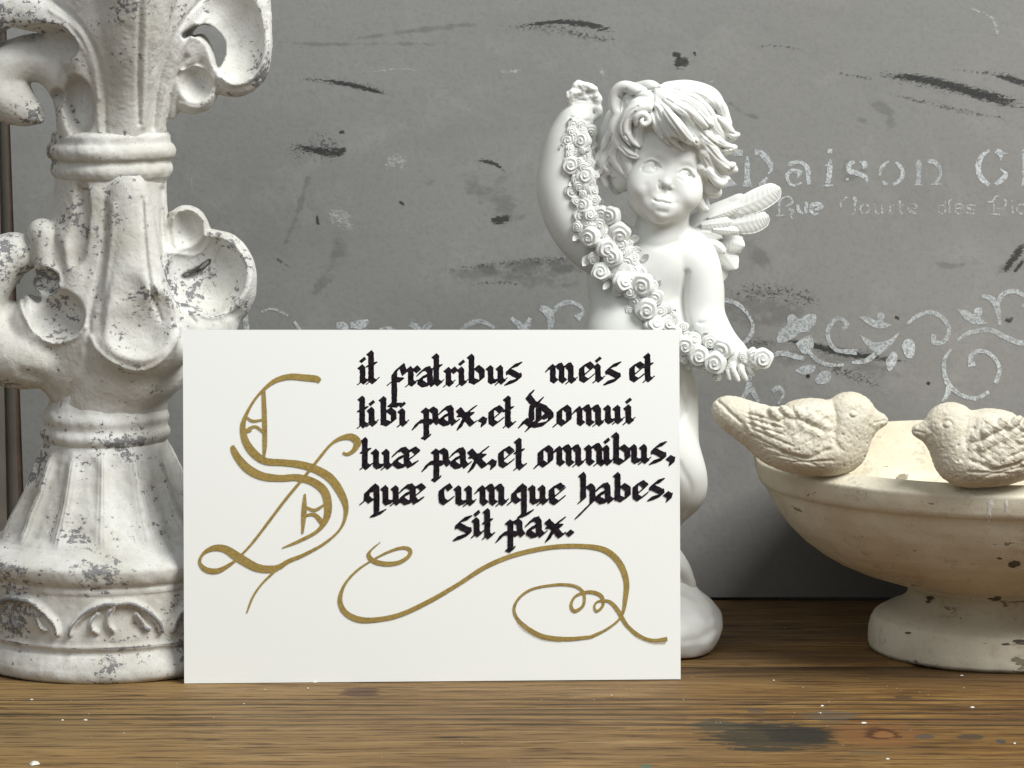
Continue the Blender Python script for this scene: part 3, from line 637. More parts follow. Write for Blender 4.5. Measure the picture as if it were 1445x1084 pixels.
if want('card'):
    card = thing('calligraphy_card', 'white card with black blackletter lines and a gold initial S, propped up', 'card', CBL)
    from mathutils import Matrix
    card.matrix_world = Matrix(((cex[0], cey[0], cnn[0], CBL[0]), (cex[1], cey[1], cnn[1], CBL[1]), (cex[2], cey[2], cnn[2], CBL[2]), (0, 0, 0, 1)))
    cs = [clocal(*p, 0)[:2] for p in ((260, 964.5), (960.5, 958.5), (958.5, 465.5), (258, 465.5))]
    V = [(x, y, 0) for x, y in cs]+[(x, y, -.0006) for x, y in cs]
    obj('sheet', mesh('sheet', V, [(0, 1, 2, 3), (7, 6, 5, 4), (0, 4, 5, 1), (1, 5, 6, 2), (2, 6, 7, 3), (3, 7, 4, 0)], M_paper, False), card)
    rng = random.Random(5); names = {',': 'comma', '.': 'full_stop'}
    for off, g, x, y, k in TXT:
        V = []; F = []
        for st in G[g]:
            pts = [(off[0]+(x+a*k)/6.02, off[1]+(y+b*k)/6.02) for a, b in st]
            ink_stroke(pts, V, F, rng, .98)
        obj(names.get(g, 'ink_letter'), mesh('ink_letter', V, F, M_ink, False), card)
    def gold(name, off, k, lst, dry=False):
        V = []; F = []
        for r_, L in enumerate(lst):
            Q = cr([(off[0]+p[0]/k, off[1]+p[1]/k, p[2]/k) for p in L], 10); _cl[0] += .0000008
            A = []; Bp = []; N_ = len(Q)
            o = len(V)
            for i, q in enumerate(Q):
                t = (Q[min(i+1, N_-1)]-Q[max(i-1, 0)])[:2]; t /= max(np.linalg.norm(t), 1e-6); nn_ = np.array([-t[1], t[0]])
                w_ = q[2]*.5+rng.uniform(-.12, .12)
                for u in (-1, 1):
                    p = q[:2]+nn_*u*w_; V.append(clocal(p[0], p[1], _cl[0]+i*3e-8))
            for i in range(N_-1): F.append((o+2*i, o+2*i+2, o+2*i+3, o+2*i+1))
        obj(name, mesh(name, V, F, M_gold, False), card)
    gs = [[(520, 158, 16), (505, 148, 24), (460, 143, 24), (400, 140, 22), (340, 160, 17), (280, 215, 9), (240, 280, 12), (225, 330, 20), (235, 385, 26), (265, 430, 30), (310, 462, 26), (380, 468, 25), (440, 475, 27), (500, 492, 29), (560, 528, 31), (603, 590, 28), (620, 650, 17), (600, 718, 9), (540, 775, 10), (460, 820, 13), (400, 845, 16), (365, 868, 20)],
          [(372, 862, 16), (340, 875, 26), (280, 870, 30), (215, 835, 34), (160, 800, 28), (115, 795, 22), (75, 815, 12), (60, 850, 11), (85, 878, 20), (130, 882, 20), (180, 855, 12), (215, 825, 8), (270, 765, 10), (380, 620, 11), (450, 535, 11), (510, 460, 11), (560, 400, 10), (600, 375, 16), (640, 370, 26), (663, 390, 28), (650, 420, 18), (625, 436, 12), (607, 430, 8)],
          [(185, 403, 12), (190, 420, 22), (208, 452, 27), (245, 492, 32), (300, 520, 30), (370, 528, 25), (430, 525, 26), (490, 540, 28), (535, 575, 31), (550, 625, 30), (545, 680, 24), (510, 730, 13), (440, 768, 12), (375, 795, 4)],
          [(304, 188, 14), (308, 300, 17), (309, 400, 16), (304, 460, 6)], [(233, 290, 7), (262, 309, 10), (302, 304, 7)], [(235, 350, 10), (250, 338, 12), (275, 331, 10), (303, 352, 9)], [(240, 352, 8), (258, 345, 8)],
          [(462, 588, 8), (459, 660, 19), (453, 740, 7)], [(465, 638, 8), (500, 650, 12), (538, 628, 8)], [(465, 670, 8), (500, 668, 14), (533, 703, 20)], [(345, 885, 10), (295, 935, 8), (262, 985, 8), (240, 1043, 5)]]
    gold('gold_initial', (260, 480), 2.711, gs)
    fl_ = [[(222, 43, 3), (185, 75, 8), (175, 98, 16), (200, 122, 19), (250, 132, 19), (300, 125, 16), (338, 100, 15), (343, 75, 15), (310, 66, 12), (250, 85, 9), (180, 122, 7), (120, 165, 9), (75, 220, 11), (58, 280, 18), (78, 328, 22), (130, 357, 24), (200, 360, 20), (300, 340, 19), (420, 285, 18), (540, 215, 16), (640, 150, 18), (740, 105, 18), (850, 75, 18), (960, 60, 18), (1080, 62, 19), (1150, 82, 23), (1200, 132, 24), (1225, 200, 22), (1222, 270, 18), (1205, 345, 10), (1150, 395, 9), (1080, 430, 13)],
           [(1080, 430, 13), (980, 438, 17), (880, 425, 17), (800, 375, 13), (768, 325, 11), (785, 275, 10), (840, 235, 10), (930, 218, 9), (1010, 222, 9), (1050, 250, 11), (1050, 300, 11), (1015, 324, 14), (1000, 300, 11), (1020, 262, 10), (1075, 246, 13), (1122, 262, 15), (1130, 300, 11), (1105, 325, 10), (1095, 305, 8), (1110, 285, 8), (1155, 285, 12), (1190, 320, 16), (1230, 385, 14), (1290, 430, 11), (1340, 443, 12), (1392, 438, 18)],
           [(770, 340, 2), (800, 393, 3), (880, 438, 3), (960, 448, 2)], [(1215, 375, 2), (1265, 425, 3), (1330, 453, 3), (1385, 455, 3)], [(880, 222, 2), (950, 212, 3), (1020, 218, 2), (1056, 245, 2)]]
    gold('gold_flourish', (460, 750), 2.89, fl_)
# ------------------------------------------------------------------ plaster materials
def plaster(name, base, dark, chip, chipamt=.5, dirt=.5, bumpd=.0006, rough=.62, fine=900, chipscale=55, cracks=.5, stretch=(1, 1, 1), pits=.6, wear=0, speck=1):
    n = NT(name)
    a = n.noise(26, 5, .62); b = n.noise(150, 5, .65); f = n.noise(fine, 3, .6)
    c = n.mix(n.ramp(a, [(.35, 0), (.7, dirt)]), base, dark)
    c = n.mix(n.ramp(b, [(.55, 0), (.75, dirt*.8)]), c, dark)
    c = n.mix(n.ramp(f, [(.30, dirt*.5), (.42, 0)]), c, tuple(x*.7 for x in dark))
    h = n.math('ADD', n.math('MULTIPLY', b, .8), n.math('MULTIPLY', f, .35))
    if chipamt > 0:
        g = n.noise(1, 5, .66, n.map(tuple(chipscale*q for q in stretch)), .3); g2 = n.noise(9, 2, .5)
        v = n.math('ADD', g, n.math('MULTIPLY', n.math('SUBTRACT', g2, .5), .35)); t = .5+.18*(1-chipamt)
        ms = n.ramp(v, [(t, 0), (t+.012, 1)])
        c = n.mix(ms, c, chip); h = n.math('SUBTRACT', h, n.math('MULTIPLY', ms, .7))
    if wear:
        ge = n.N.new('ShaderNodeNewGeometry').outputs['Pointiness']
        w1 = n.noise(300, 5, .7); w2 = n.noise(34, 3, .55)
        e_ = n.math('ADD', n.ramp(ge, [(.505, 0), (.60, 1)]), n.math('MULTIPLY', n.math('SUBTRACT', w1, .5), 1.3)); e_ = n.math('ADD', e_, n.math('MULTIPLY', n.math('SUBTRACT', w2, .5), 1.6))
        m1 = n.ramp(e_, [(.47+(.24 if speck < 1 else 0), 0), (.52+(.24 if speck < 1 else 0), 1)]); c = n.mix(n.math('MULTIPLY', m1, wear), c, chip); h = n.math('SUBTRACT', h, n.math('MULTIPLY', m1, .5))
        # fine speckle of lost paint
        s1 = n.noise(1, 5, .72, n.map((330, 330, 420))); m2 = n.ramp(n.math('ADD', s1, n.math('MULTIPLY', n.math('SUBTRACT', w2, .5), .9)), [(.645, 0), (.66, 1)])
        c = n.mix(n.math('MULTIPLY', m2, speck), c, tuple(x*.8 for x in chip)); h = n.math('SUBTRACT', h, n.math('MULTIPLY', m2, .6*speck))
    if cracks > 0:
        cv_ = n.voro(1, n.map((75, 75, 75)), 'DISTANCE_TO_EDGE'); k = n.noise(14, 2, .5)
        dn = n.noise(60, 4, .7)
        ck = n.math('MULTIPLY', n.ramp(n.math('ADD', cv_, n.math('MULTIPLY', n.math('SUBTRACT', dn, .5), .25)), [(.0, 1), (.022, 0)]), n.ramp(k, [(.5, 0), (.62, cracks)]))
        ck = n.math('MULTIPLY', ck, n.ramp(dn, [(.47, 0), (.53, 1)]))
        c = n.mix(ck, c, tuple(x*.35 for x in dark)); h = n.math('SUBTRACT', h, ck)
    p1 = n.voro(330); k1 = n.voro(330, out='Color')
    pt = n.math('MULTIPLY', n.ramp(p1, [(.10, 1), (.2, 0)]), n.ramp(k1, [(.86, 0), (.9, pits)])); c = n.mix(pt, c, tuple(x*.25 for x in dark))
    return n.fin(c, rough, n.bump(h, bumpd, .7), spec=.22)
M_bowl = plaster('aged_cream_glaze', (.69, .645, .52), (.50, .41, .28), (.25, .22, .16), .12, .6, .0004, .55, 1000, 60, .6, (1, 1, 2.5), 0.0, .7, .25)
M_bird = plaster('cream_concrete', (.71, .675, .57), (.46, .40, .29), (.35, .3, .22), .0, .8, .0006, .8, 1000, 60, .0)
# ------------------------------------------------------------------ footed bowl
BXc = 1412; OV = .95
bf = onZ(BXc, 949.5)
BY = bf[1]+ (186/FPX*1.42)*OV
for _ in range(4): BY = bf[1]+186*float(np.linalg.norm(onY(BXc, 905, BY)-CAM))/FPX*OV
BS = float(np.linalg.norm(onY(BXc, 760, BY)-CAM))/FPX
bowl_o = np.array([onY(BXc, 800, BY)[0], BY, 0.0])
def bz(py): return onY(BXc, py, BY)[2]
if want('bowl'):
    zf = lambda y: bz(y)
    zr = bz(638)
    outer = [(0, 0), (162, 0), (177, .0004), (182, zf(912)), (183, zf(900)), (182, zf(884)), (179, zf(872)), (178, zf(870)), (176.5, zf(869)), (176, zf(867.5)), (172, zf(864.5)), (160, zf(858)), (146, zf(852)), (135, zf(845)), (129, zf(836)), (128, zf(829)), (131, zf(825)), (136, zf(823.5)), (139, zf(821)), (139, zf(818)),
             (178, zf(808)), (208, zf(799)), (234, zf(788)), (259, zf(774)), (281, zf(757)), (299, zf(738)), (314, zf(719)), (326, zf(700)), (334, zf(684)), (336, zf(681)), (337.5, zf(679)), (342, zf(677)), (344.5, zf(670)), (347, zf(660)), (348, zf(651)), (348.3, zf(648)), (347, zf(646.3)), (344, zf(644.8)), (326, zf(636)), (323, zf(635)), (320.5, zf(635.5)), (319, zf(638)), (316, zf(646)), (308, zr-30*BS), (290, zr-70*BS), (255, zr-108*BS), (200, zr-138*BS), (120, zr-150*BS), (0, zr-154*BS)]
    outer = [(r*.988 if r > 200 else r, z) for r, z in outer]; prof = []
    for (a, b) in zip(outer[:-1], outer[1:]):
        m = max(1, int(math.hypot((b[0]-a[0]), (b[1]-a[1])/BS)/5))
        for i in range(m): prof.append(((a[0]+(b[0]-a[0])*i/m)*BS, a[1]+(b[1]-a[1])*i/m))
    prof.append((0, outer[-1][1])); prof[0] = (.00001, 0); prof[-1] = (.00001, prof[-1][1])
    bowl = thing('footed_bowl', 'shallow cream footed bowl with chipped rim at the right, two birds perched on its edge', 'bowl', bowl_o)
    V, Q = lathe(prof, 360, 1, OV, .00045)
    # split: foot (below the joint) and basin
    zj = zf(820)
    qz = V[Q].mean(1)
    rr = np.hypot(V[:, 0], V[:, 1]/OV)
    inside = (V[Q][:, :, 2].mean(1) < zj)
    for nm, mk in (('foot', inside), ('basin', ~inside)):
        q = Q[mk]; u, inv = np.unique(q, return_inverse=True)
        obj(nm, mesh(nm, V[u], inv.reshape(-1, 4), M_bowl), bowl)
    # paint chips showing the grey brown body, a white drip
    M_chip = simple('bare_clay', (.12, .10, .075), .8, .3, 500)
    M_drip = simple('white_drip', (.72, .70, .64), .45, .1, 300)
    def on_bowl(px, py, lift=.00025):
        # march the ray onto the outer surface of revolution
        d = ray(px, py); P_ = np.array([(r, z) for r, z in prof]); 
        k = len([1 for o in outer])
        zs = P_[:, 1]; top = int(np.argmax(zs)); zo = P_[:top+1]
        t0, t1 = 1.0, 1.7
        def f(t):
            p = CAM+d*t-bowl_o; r = math.hypot(p[0], p[1]/OV); R_ = np.interp(p[2], np.maximum.accumulate(zo[:, 1]), zo[:, 0]); return r-R_-lift
        t = (bowl_o[1]-.13)/d[1]; 
        for _ in range(400):
            v = f(t)
            if v < 0: break
            t += max(v*.5, .00008)
        return CAM+d*t-bowl_o
    rngc = random.Random(11)
    def chip(px, py, rx, ry, mat, name, jag=.25, rot=0):
        N_ = 16; c0 = on_bowl(px, py); V = [c0]
        ph = [rngc.uniform(1-jag, 1+jag) for _ in range(N_)]
        for i in range(N_):
            a = 2*pi*i/N_; x = rx*cos(a)*ph[i]; y = ry*sin(a)*ph[i]
            V.append(on_bowl(px+x*cos(rot)-y*sin(rot), py+x*sin(rot)+y*cos(rot), .00006))
        if max(float(np.abs(q).max()) for q in V) < .3: obj(name, mesh(name, V, [(0, 1+(i+1) % N_, 1+i) for i in range(N_)], mat, False), bowl)
    for a in ((1385, 769, 6, 3), (1408, 787.5, 6, 3), (1431, 796, 9, 4.5), (1353, 782, 2, 1.5), (1240, 921, 8, 6), (1253, 929, 6, 3.5), (1318, 942, 7, 4), (1312, 844, 6, 3), (1310, 849, 4, 2), (1400, 846, 16, 2), (1392, 853, 10, 1.6), (1408, 842, 5, 4), (1416, 909, 30, 2.6), (1440, 905, 12, 2.2), (1281, 893, 5, 1.4)):
        chip(*a, M_chip, 'paint_chip')
    for a in ((1398, 712, 4, 9), (1396, 726, 3, 14), (1399, 760, 3, 9), (1420, 712, 2, 10)): chip(*a, M_drip, 'white_drip', .15)

# ------------------------------------------------------------------ birds
def make_bird(name, label, Yb, xf, py0, mirror):
    """xf maps the left bird's pixel frame to this one"""
    s_ = None
    A = [xf(990, 545), xf(1262, 690)]
    xs = sorted((A[0][0], A[1][0])); ys = sorted((A[0][1], A[1][1]))
    v = Vol(Yb, (xs[0]-4, xs[1]+4), (ys[0]-4, ys[1]+4), (-62, 62), 1.05)
    def T(r): return [(*xf(p[0], p[1]), *p[2:]) for p in r]
    def E(px, py, c, r, k=8, R=None): v.ell(v.P(*xf(px, py), c), r, k, R)
    def rot(a):
        a = radians(a)*(-1 if mirror else 1); return np.array([[cos(a), 0, sin(a)], [0, 1, 0], [-sin(a), 0, cos(a)]])
    E(1130, 626, 0, (74, 47, 42), 10, rot(-6)); E(1155, 640, 0, (58, 42, 30), 10); E(1105, 612, 0, (64, 38, 28), 12, rot(-22))
    v.tube(T([(1100, 618, 0, 33), (1060, 598, 0, 24), (1025, 580, 0, 18)]), 12, 6, 1.1)
    E(1026, 581, 0, (21, 19, 15), 8, rot(-35))
    E(1199, 588, 0, (37, 33, 35), 12); E(1188, 612, 0, (42, 36, 38), 14)
    E(1216, 596, 0, (23, 20, 22), 9)
    v.tube(T([(1222, 594, 0, 16), (1237, 593.5, 0, 8.5), (1247, 593, 0, 3.2)]), 7, 5)
    E(1178, 632, 0, (44, 36, 38), 12)
    # wing, nearer to the camera, with overlapping feathers
    E(1110, 606, 30, (58, 14, 30), 7, rot(-14)); E(1110, 606, -30, (58, 14, 30), 7, rot(-14))
    E(1140, 576, 0, (34, 36, 12), 8); E(1152, 584, 0, (30, 38, 18), 10)
    r = random.Random(3)
    # covert scales
    for (x, y, a, b) in ((1160, 598, 16, 12), (1146, 590, 15, 11), (1130, 584, 14, 10), (1112, 582, 14, 9), (1095, 585, 13, 9), (1168, 616, 14, 11), (1150, 612, 15, 11), (1133, 603, 15, 11), (1116, 600, 14, 10), (1099, 600, 14, 9), (1080, 590, 14, 9),
                         (1140, 628, 14, 10), (1122, 618, 14, 10), (1104, 616, 14, 9), (1086, 608, 14, 8), (1154, 636, 13, 8), (1068, 598, 12, 8)):
        X, Y = xf(x, y); sg = -1 if mirror else 1
        v.ell(v.P(X, Y, 37.5 if 1085 < x < 1160 else 32.5), (a*1.0, 8, b*.8), 2.5, rot(-38))
        for q in (-4, -1.3, 1.3, 4): v.stroke([(*xf(x+7, y-5+q*1.0), 1.1), (*xf(x-9, y+6+q*1.3), 1.1)], 1.3, c0=8)
    for (p, q) in (((1120, 630), (1062, 606)), ((1112, 640), (1060, 614)), ((1098, 595), (1052, 583)), ((1104, 604), (1054, 590)), ((1106, 614), (1056, 598)), ((1140, 648), (1080, 630)), ((1150, 655), (1095, 642)), ((1175, 650), (1120, 652))):
        v.stroke([(*xf(*p), 1.8), (*xf(*q), 1.3)], 2.0, c0=5)
    v.stroke(T([(1170, 634, 3), (1140, 646, 3), (1105, 640, 3)]), 3.0, c0=5)
    v.stroke(T([(1012, 565, 2), (1030, 582, 2.4), (1046, 596, 1.6)]), 3.2, c0=3)
    v.stroke(T([(1055, 572, 3), (1058, 590, 3), (1062, 604, 2.5)]), 2.2, c0=3)
    # neck line, eye, beak
    v.stroke(T([(1176, 575, 4), (1180, 596, 4), (1178, 620, 4), (1184, 632, 4)]), 2.5, c0=5)
    v.stroke(T([(1197, 583, 1.8), (1204, 578.5, 1.8), (1211, 583, 1.8)]), 1.8, c0=8); v.stroke(T([(1197, 585, 1.5), (1204, 590, 1.5), (1211, 586, 1.5)]), 1.2, c0=8); v.dab(*xf(1204, 584), 3.6, -2.2, c0=8)
    v.dab(*xf(1210, 576), 8, 2.0, c0=8)
    v.stroke(T([(1234, 597, 1.2), (1240, 595, 1.4), (1249, 593.5, 1.4)]), 1.6, c0=-20)
    v.stroke(T([(1228, 590, 3), (1224, 598, 3), (1230, 604, 3)]), 1.2, c0=8)
    for _ in range(26):
        v.dab(*xf(r.uniform(1075, 1235), r.uniform(600, 665)), r.choice((.9, 1.1, 1.6)), r.uniform(1.5, 3), c0=3)
    # flat underside
    base = v.P(*xf(1150, 671), 0)[2]
    v.F = np.maximum(v.F, (base-v.ax[2])[None, None, :])
    o = thing(name, label, 'bird', v.P(*xf(1150, 671), 0)*v.s, 'small cream bird ornaments on the bowl rim')
    v.build('body', M_bird, o, o.location, 1, .55, 4 if mirror else 2, 4.0)
    # cast pits left by air bubbles
    return o, v
M_pit = simple('dark_pit', (.02, .016, .012), .9, .2, 500)
if want('bird'):
    e = .645; Yb1 = BY-OV*BS*337*math.sqrt(1-(262/337.)**2)
    make_bird('bird_ornament', 'cream bird facing right, tail raised, on the left side of the bowl rim', Yb1+.004, lambda x, y: (x, y), 0, False)
    # the right bird: mirrored, a little lower and nearer, partly outside the picture
    kx = 1.03
    make_bird('bird_ornament', 'cream bird facing left on the bowl rim, partly cut off at the right edge', BY-OV*BS*334+.004, lambda x, y: (1290+(1249-x)*kx, 567+(y-553)*1.02), 0, True)
    d = [o for o in C.objects if o.name.startswith('bird_ornament')][-1]
    Yp = BY-OV*BS*334+.004
    def pit(px, py, r_, c):
        v = onY(px, py, Yp-c*BS)-np.array(d.location); V = [v]
        for i in range(10): V.append(v+np.array([cos(i*pi/5)*r_*BS*random.uniform(.8, 1.15), 0, sin(i*pi/5)*r_*BS*random.uniform(.8, 1.2)]))
        return V
# ------------------------------------------------------------------ weathered finial (fleur) on its moulded foot
M_fleur = plaster('flaking_white_paint', (.68, .68, .655), (.43, .41, .35), (.25, .25, .255), .0, .85, .0005, .72, 1000, 120, .5, (1, 1, 1.6), .8, wear=1)
FXc = 153
ff_ = onZ(FXc, 967)
FY = ff_[1]+188*float(np.linalg.norm(onY(FXc, 900, ff_[1]+.055)-CAM))/FPX
FSc = float(np.linalg.norm(onY(FXc, 700, FY)-CAM))/FPX
fl_o = np.array([onY(FXc, 800, FY)[0], FY, 0.0])
def fz(py): return onY(FXc, py, FY)[2]
if want('fleur'):
    fin = thing('fleur_finial', 'tall weathered white garden finial with curling leaves, flaking paint over grey, at the left', 'finial', fl_o)
    # ---- moulded foot: surface of revolution with twelve flutes and a frieze of raised arches
    prof = [(0, 925), (172, 925), (185, 924), (190, 918), (191, 910), (188, 900), (184, 893), (181, 889), (178, 887), (177, 883), (182, 877), (183, 868), (181, 835), (180, 803), (177, 799), (177, 796), (182, 791), (185, 784), (186.5, 776), (186.5, 773), (184, 769.5), (176, 765), (166, 760), (157, 756), (150, 751),
            (143, 742), (132, 722), (119, 698), (107, 672), (98, 648), (91, 632), (87, 624), (85, 620), (88, 616), (90.5, 611), (90, 606), (87, 601), (85, 597), (87, 592), (88.5, 586), (87, 580), (81, 572), (76, 560), (76, 540), (40, 538), (0, 538)]
    pr = []
    for a, b in zip(prof[:-1], prof[1:]):
        m = max(1, int(math.hypot(b[0]-a[0], b[1]-a[1])/2.8))
        for i in range(m): pr.append((a[0]+(b[0]-a[0])*i/m, a[1]+(b[1]-a[1])*i/m))
    zb = fz(925)*0
    PR = np.array([(max(r, .02), y) for r, y in pr]); nseg = 520
    # soften the profile a little
    Zc = np.array([fz(y) for y in PR[:, 1]])-zb; Zc[PR[:, 1] > 924.9] = 0; Zc = np.maximum(Zc, 0)
    V, Q = lathe(np.stack([PR[:, 0]*FSc, Zc], 1), nseg)
    th = np.tile(np.linspace(0, 2*pi, nseg, endpoint=False), len(PR)); yy = np.repeat(PR[:, 1], nseg); rr = np.repeat(PR[:, 0], nseg)
    d = np.stack([np.cos(th), np.sin(th), 0*th], 1)
    disp = np.zeros(len(V))
    # flutes with raised ribs
    env = np.clip((yy-625)/20, 0, 1)*np.clip((749-yy)/9, 0, 1); u = np.abs(((th/(2*pi)*14+.33) % 1)-.5)*2
    disp += env*(-5.5*(1-np.clip((u-.0)/.72, 0, 1)**3)+3.2*np.exp(-((u-.93)/.10)**2))
    env2 = np.clip((yy-751)/6, 0, 1)*np.clip((768-yy)/6, 0, 1); disp += env2*(-1.8*np.cos(th*14+.33*2*pi))
    # frieze: arches and curls in relief, px relative to the foot seen from the front
    def arc_ridge(cx, cy, pts, w_, h_):
        pass
    fr = np.clip((yy-802)/4, 0, 1)*np.clip((876-yy)/4, 0, 1)
    x0 = ((th+pi/2)/(2*pi)*8+.77) % 1.0
    X = (x0-.5)*2*pi*180/8; Yl = yy-838            # local px in one repeat, about 141 wide
    def seg(ax, ay, bx, by, w0, w1):
        dx, dy = bx-ax, by-ay; t = np.clip(((X-ax)*dx+(Yl-ay)*dy)/(dx*dx+dy*dy), 0, 1); q = np.hypot(X-ax-t*dx, Yl-ay-t*dy)
        return np.exp(-(q/(w0+(w1-w0)*t))**4)
    def ridge(pts):
        P_ = cr(pts, 5); r_ = 0
        for a, b in zip(P_[:-1], P_[1:]): r_ = np.maximum(r_, seg(a[0], a[1], b[0], b[1], a[2], b[2]))
        return r_
    rel = ridge([(-70, -22, 3), (-50, -21, 4), (-30, -10, 4.5), (-14, 6, 4), (-9, 20, 3)])
    rel = np.maximum(rel, ridge([(70, -22, 3), (50, -20, 4.5), (28, -8, 4.5), (12, 8, 4), (8, 20, 3)]))
    rel = np.maximum(rel, .75*ridge([(-44, -6, 3), (-38, 4, 4), (-32, 14, 3.5), (-26, 15, 2)])); rel = np.maximum(rel, .8*ridge([(46, -8, 3), (38, 2, 4), (38, 13, 3.5), (46, 17, 2)]))
    rel = np.maximum(rel, .85*ridge([(70, -18, 3), (62, -10, 4), (60, 6, 4), (66, 16, 3)]))
    disp += fr*(rel*10-3.5)
    vt = V/np.array([.011]*3); disp += 2.2*fbm(vt, 5)*np.clip((923-yy)/4, 0, 1)+.45*fbm(V/.0035, 6, 2)*np.clip((923-yy)/4, 0, 1)
    disp *= np.clip(rr/40, 0, 1)
    V = V+d*(disp*FSc)[:, None]
    qy = yy[Q].mean(1)
    for nm, mk in (('foot', qy > 751), ('fluted_bell', (qy <= 751) & (qy > 619)), ('lower_collar', qy <= 619)):
        q = Q[mk]; u_, inv = np.unique(q, return_inverse=True)
        obj(nm, mesh(nm, V[u_], inv.reshape(-1, 4), M_fleur), fin)

    # ---- lower tier
    v = Vol(FY, (-95, 385), (255, 592), (-150, 165), 2.0)
    # trunk
    v.tube([(156, 250, 0, 74), (156, 300, 0, 74), (155, 350, 0, 80), (155, 400, 0, 88), (155, 450, 0, 94), (156, 500, 0, 92), (156, 540, 0, 80), (156, 572, 0, 72)], 10, 4)
    # front leaf: broad tongue with rolled lip
    v.tube([(180, 268, 70, 26), (184, 310, 70, 30), (188, 360, 74, 36), (192, 410, 82, 42), (196, 450, 92, 46), (200, 480, 96, 40)], 8, 5, .7)
    v.ell(v.P(193, 490, 72), (76, 48, 46), 12)
    v.ell(v.P(180, 530, 52), (62, 44, 44), 16)
    # side leaves (left and right) sweeping out and curling up
    for sg in (-1, 1):
        cx = 155
        # outward sweep below the cups
        v.tube([(cx+sg*60, 330, 20, 22), (cx+sg*70, 400, 26, 30), (cx+sg*88, 450, 22, 38), (cx+sg*120, 470, 10, 34), (cx+sg*150, 455, 0, 28)], 12, 5, 1.2)
        v.ell(v.P(cx+sg*105, 480, 10), (52, 44, 34), 14)
        v.ell(v.P(cx+sg*60, 520, 20), (50, 50, 40), 18)
    # right: large cup and small curl
    v.ell(v.P(297, 392, 0), (64, 38, 67), 8); v.ell(v.P(320, 400, -12), (40, 34, 60), 10)
    v.ell(v.P(264, 329, 0), (31, 32, 40), 3)
    # carve the hollows
    v.ell(v.P(294, 388, 40), (56, 50, 58), 2.5, op='s')
    v.ell(v.P(263, 326, 34), (25, 36, 32), 2.5, op='s')
    v.tube([(256, 394, 30, 5), (272, 388, 30, 6), (292, 372, 30, 5)], 1.5, 4, 12, 's')
    v.tube([(232, 300, 30, 5), (236, 330, 40, 8), (240, 350, 42, 7)], 3, 4, 3, 's')
    # left: big rolled volute seen three quarter
    v.tube([(60, 500, 30, 40), (18, 500, 22, 42), (-28, 470, 16, 44), (-40, 420, 14, 44), (-12, 380, 14, 36), (20, 358, 16, 24), (34, 362, 20, 15)], 10, 6, 1.25)
    v.tube([(100, 330, 40, 20), (118, 380, 55, 24), (104, 418, 60, 24), (84, 404, 52, 22), (70, 372, 40, 18), (64, 336, 34, 17), (58, 326, 30, 15)], 7, 6, 1.1)
    v.tube([(112, 440, 45, 36), (78, 462, 40, 38), (50, 470, 30, 34)], 12, 5)
    v.ell(v.P(58, 398, 66), (28, 26, 20), 4, op='s'); v.ell(v.P(74, 446, 92), (44, 40, 38), 4, op='s'); v.ell(v.P(46, 420, 80), (20, 30, 26), 4, op='s')
    v.tube([(33, 395, 50, 6), (40, 410, 50, 8), (52, 422, 50, 6)], 1.5, 4, 14, 's')
    v.tube([(118, 262, 66, 6), (112, 300, 78, 12), (104, 340, 84, 16), (102, 368, 86, 10)], 6, 5, 1, 's')
    # front leaf hollow above its lip
    v.ell(v.P(196, 462, 128), (58, 32, 44), 5, op='s'); v.ell(v.P(180, 420, 132), (38, 30, 56), 7, op='s'); v.ell(v.P(226, 440, 122), (28, 26, 34), 5, op='s')
    # underside narrowing to the collar
    v.relief(lambda x, y, z: 1.3*fbm(np.stack([x, y, z], 1)/30, 3, 2))
    # ridges / creases traced
    v.stroke([(150, 288, 3), (148, 340, 3.4), (140, 390, 3.4), (128, 440, 3.4), (126, 470, 3)], 4.5, c0=20)
    v.stroke([(160, 290, 4), (157, 340, 4), (150, 390, 4), (138, 440, 4)], -2.5, c0=20)
    v.stroke([(200, 280, 2.6), (203, 330, 2.8), (208, 380, 2.8), (216, 420, 2.6), (228, 452, 2.2)], 3.4, c0=20)
    v.stroke([(206, 284, 3), (210, 340, 3), (216, 390, 3), (224, 420, 3)], -2.2, c0=20)
    v.stroke([(228, 268, 4), (229, 330, 4), (236, 390, 4), (252, 430, 4), (276, 455, 3)], 4.0, c0=0)
    v.stroke([(28, 400, 2.6), (30, 436, 2.6), (48, 468, 2.6), (74, 485, 2.6), (104, 478, 2.6), (122, 462, 2.6)], -3, c0=10)
    v.stroke([(126, 470, 3), (136, 492, 3), (160, 512, 3), (195, 524, 3), (225, 512, 3), (246, 488, 3), (254, 462, 3)], -3.0, c0=20)
    v.stroke([(98, 560, 6), (110, 545, 6), (122, 520, 6), (124, 490, 5)], 4.5, c0=0)
    v.stroke([(78, 555, 6), (60, 535, 8), (30, 525, 8)], 2.5, c0=0)
    v.stroke([(296, 328, 3), (330, 334, 3.2), (352, 362, 3.4), (353, 400, 3.4), (332, 434, 3.4), (296, 448, 3.2), (262, 430, 3)], -3.2, c0=-20)
    v.stroke([(240, 300, 2.6), (270, 298, 2.6), (292, 316, 2.8), (294, 342, 2.8), (276, 360, 2.8), (250, 358, 2.6)], -2.4, c0=0)
    v.build('lower_leaf_tier', M_fleur, fin, fl_o, 1, .3, 3, 4)

    # ---- upper collar
    V, Q = None, None
    cx_ = 157; pc = [(0, 256), (70, 262), (76, 252), (80, 248), (83, 244), (85, 238), (83, 232), (79, 228), (80, 225), (86, 221), (89, 215), (88, 207), (84, 202), (80, 200), (81, 197), (82, 192), (79, 187), (72, 184), (0, 182)]
    pr = []
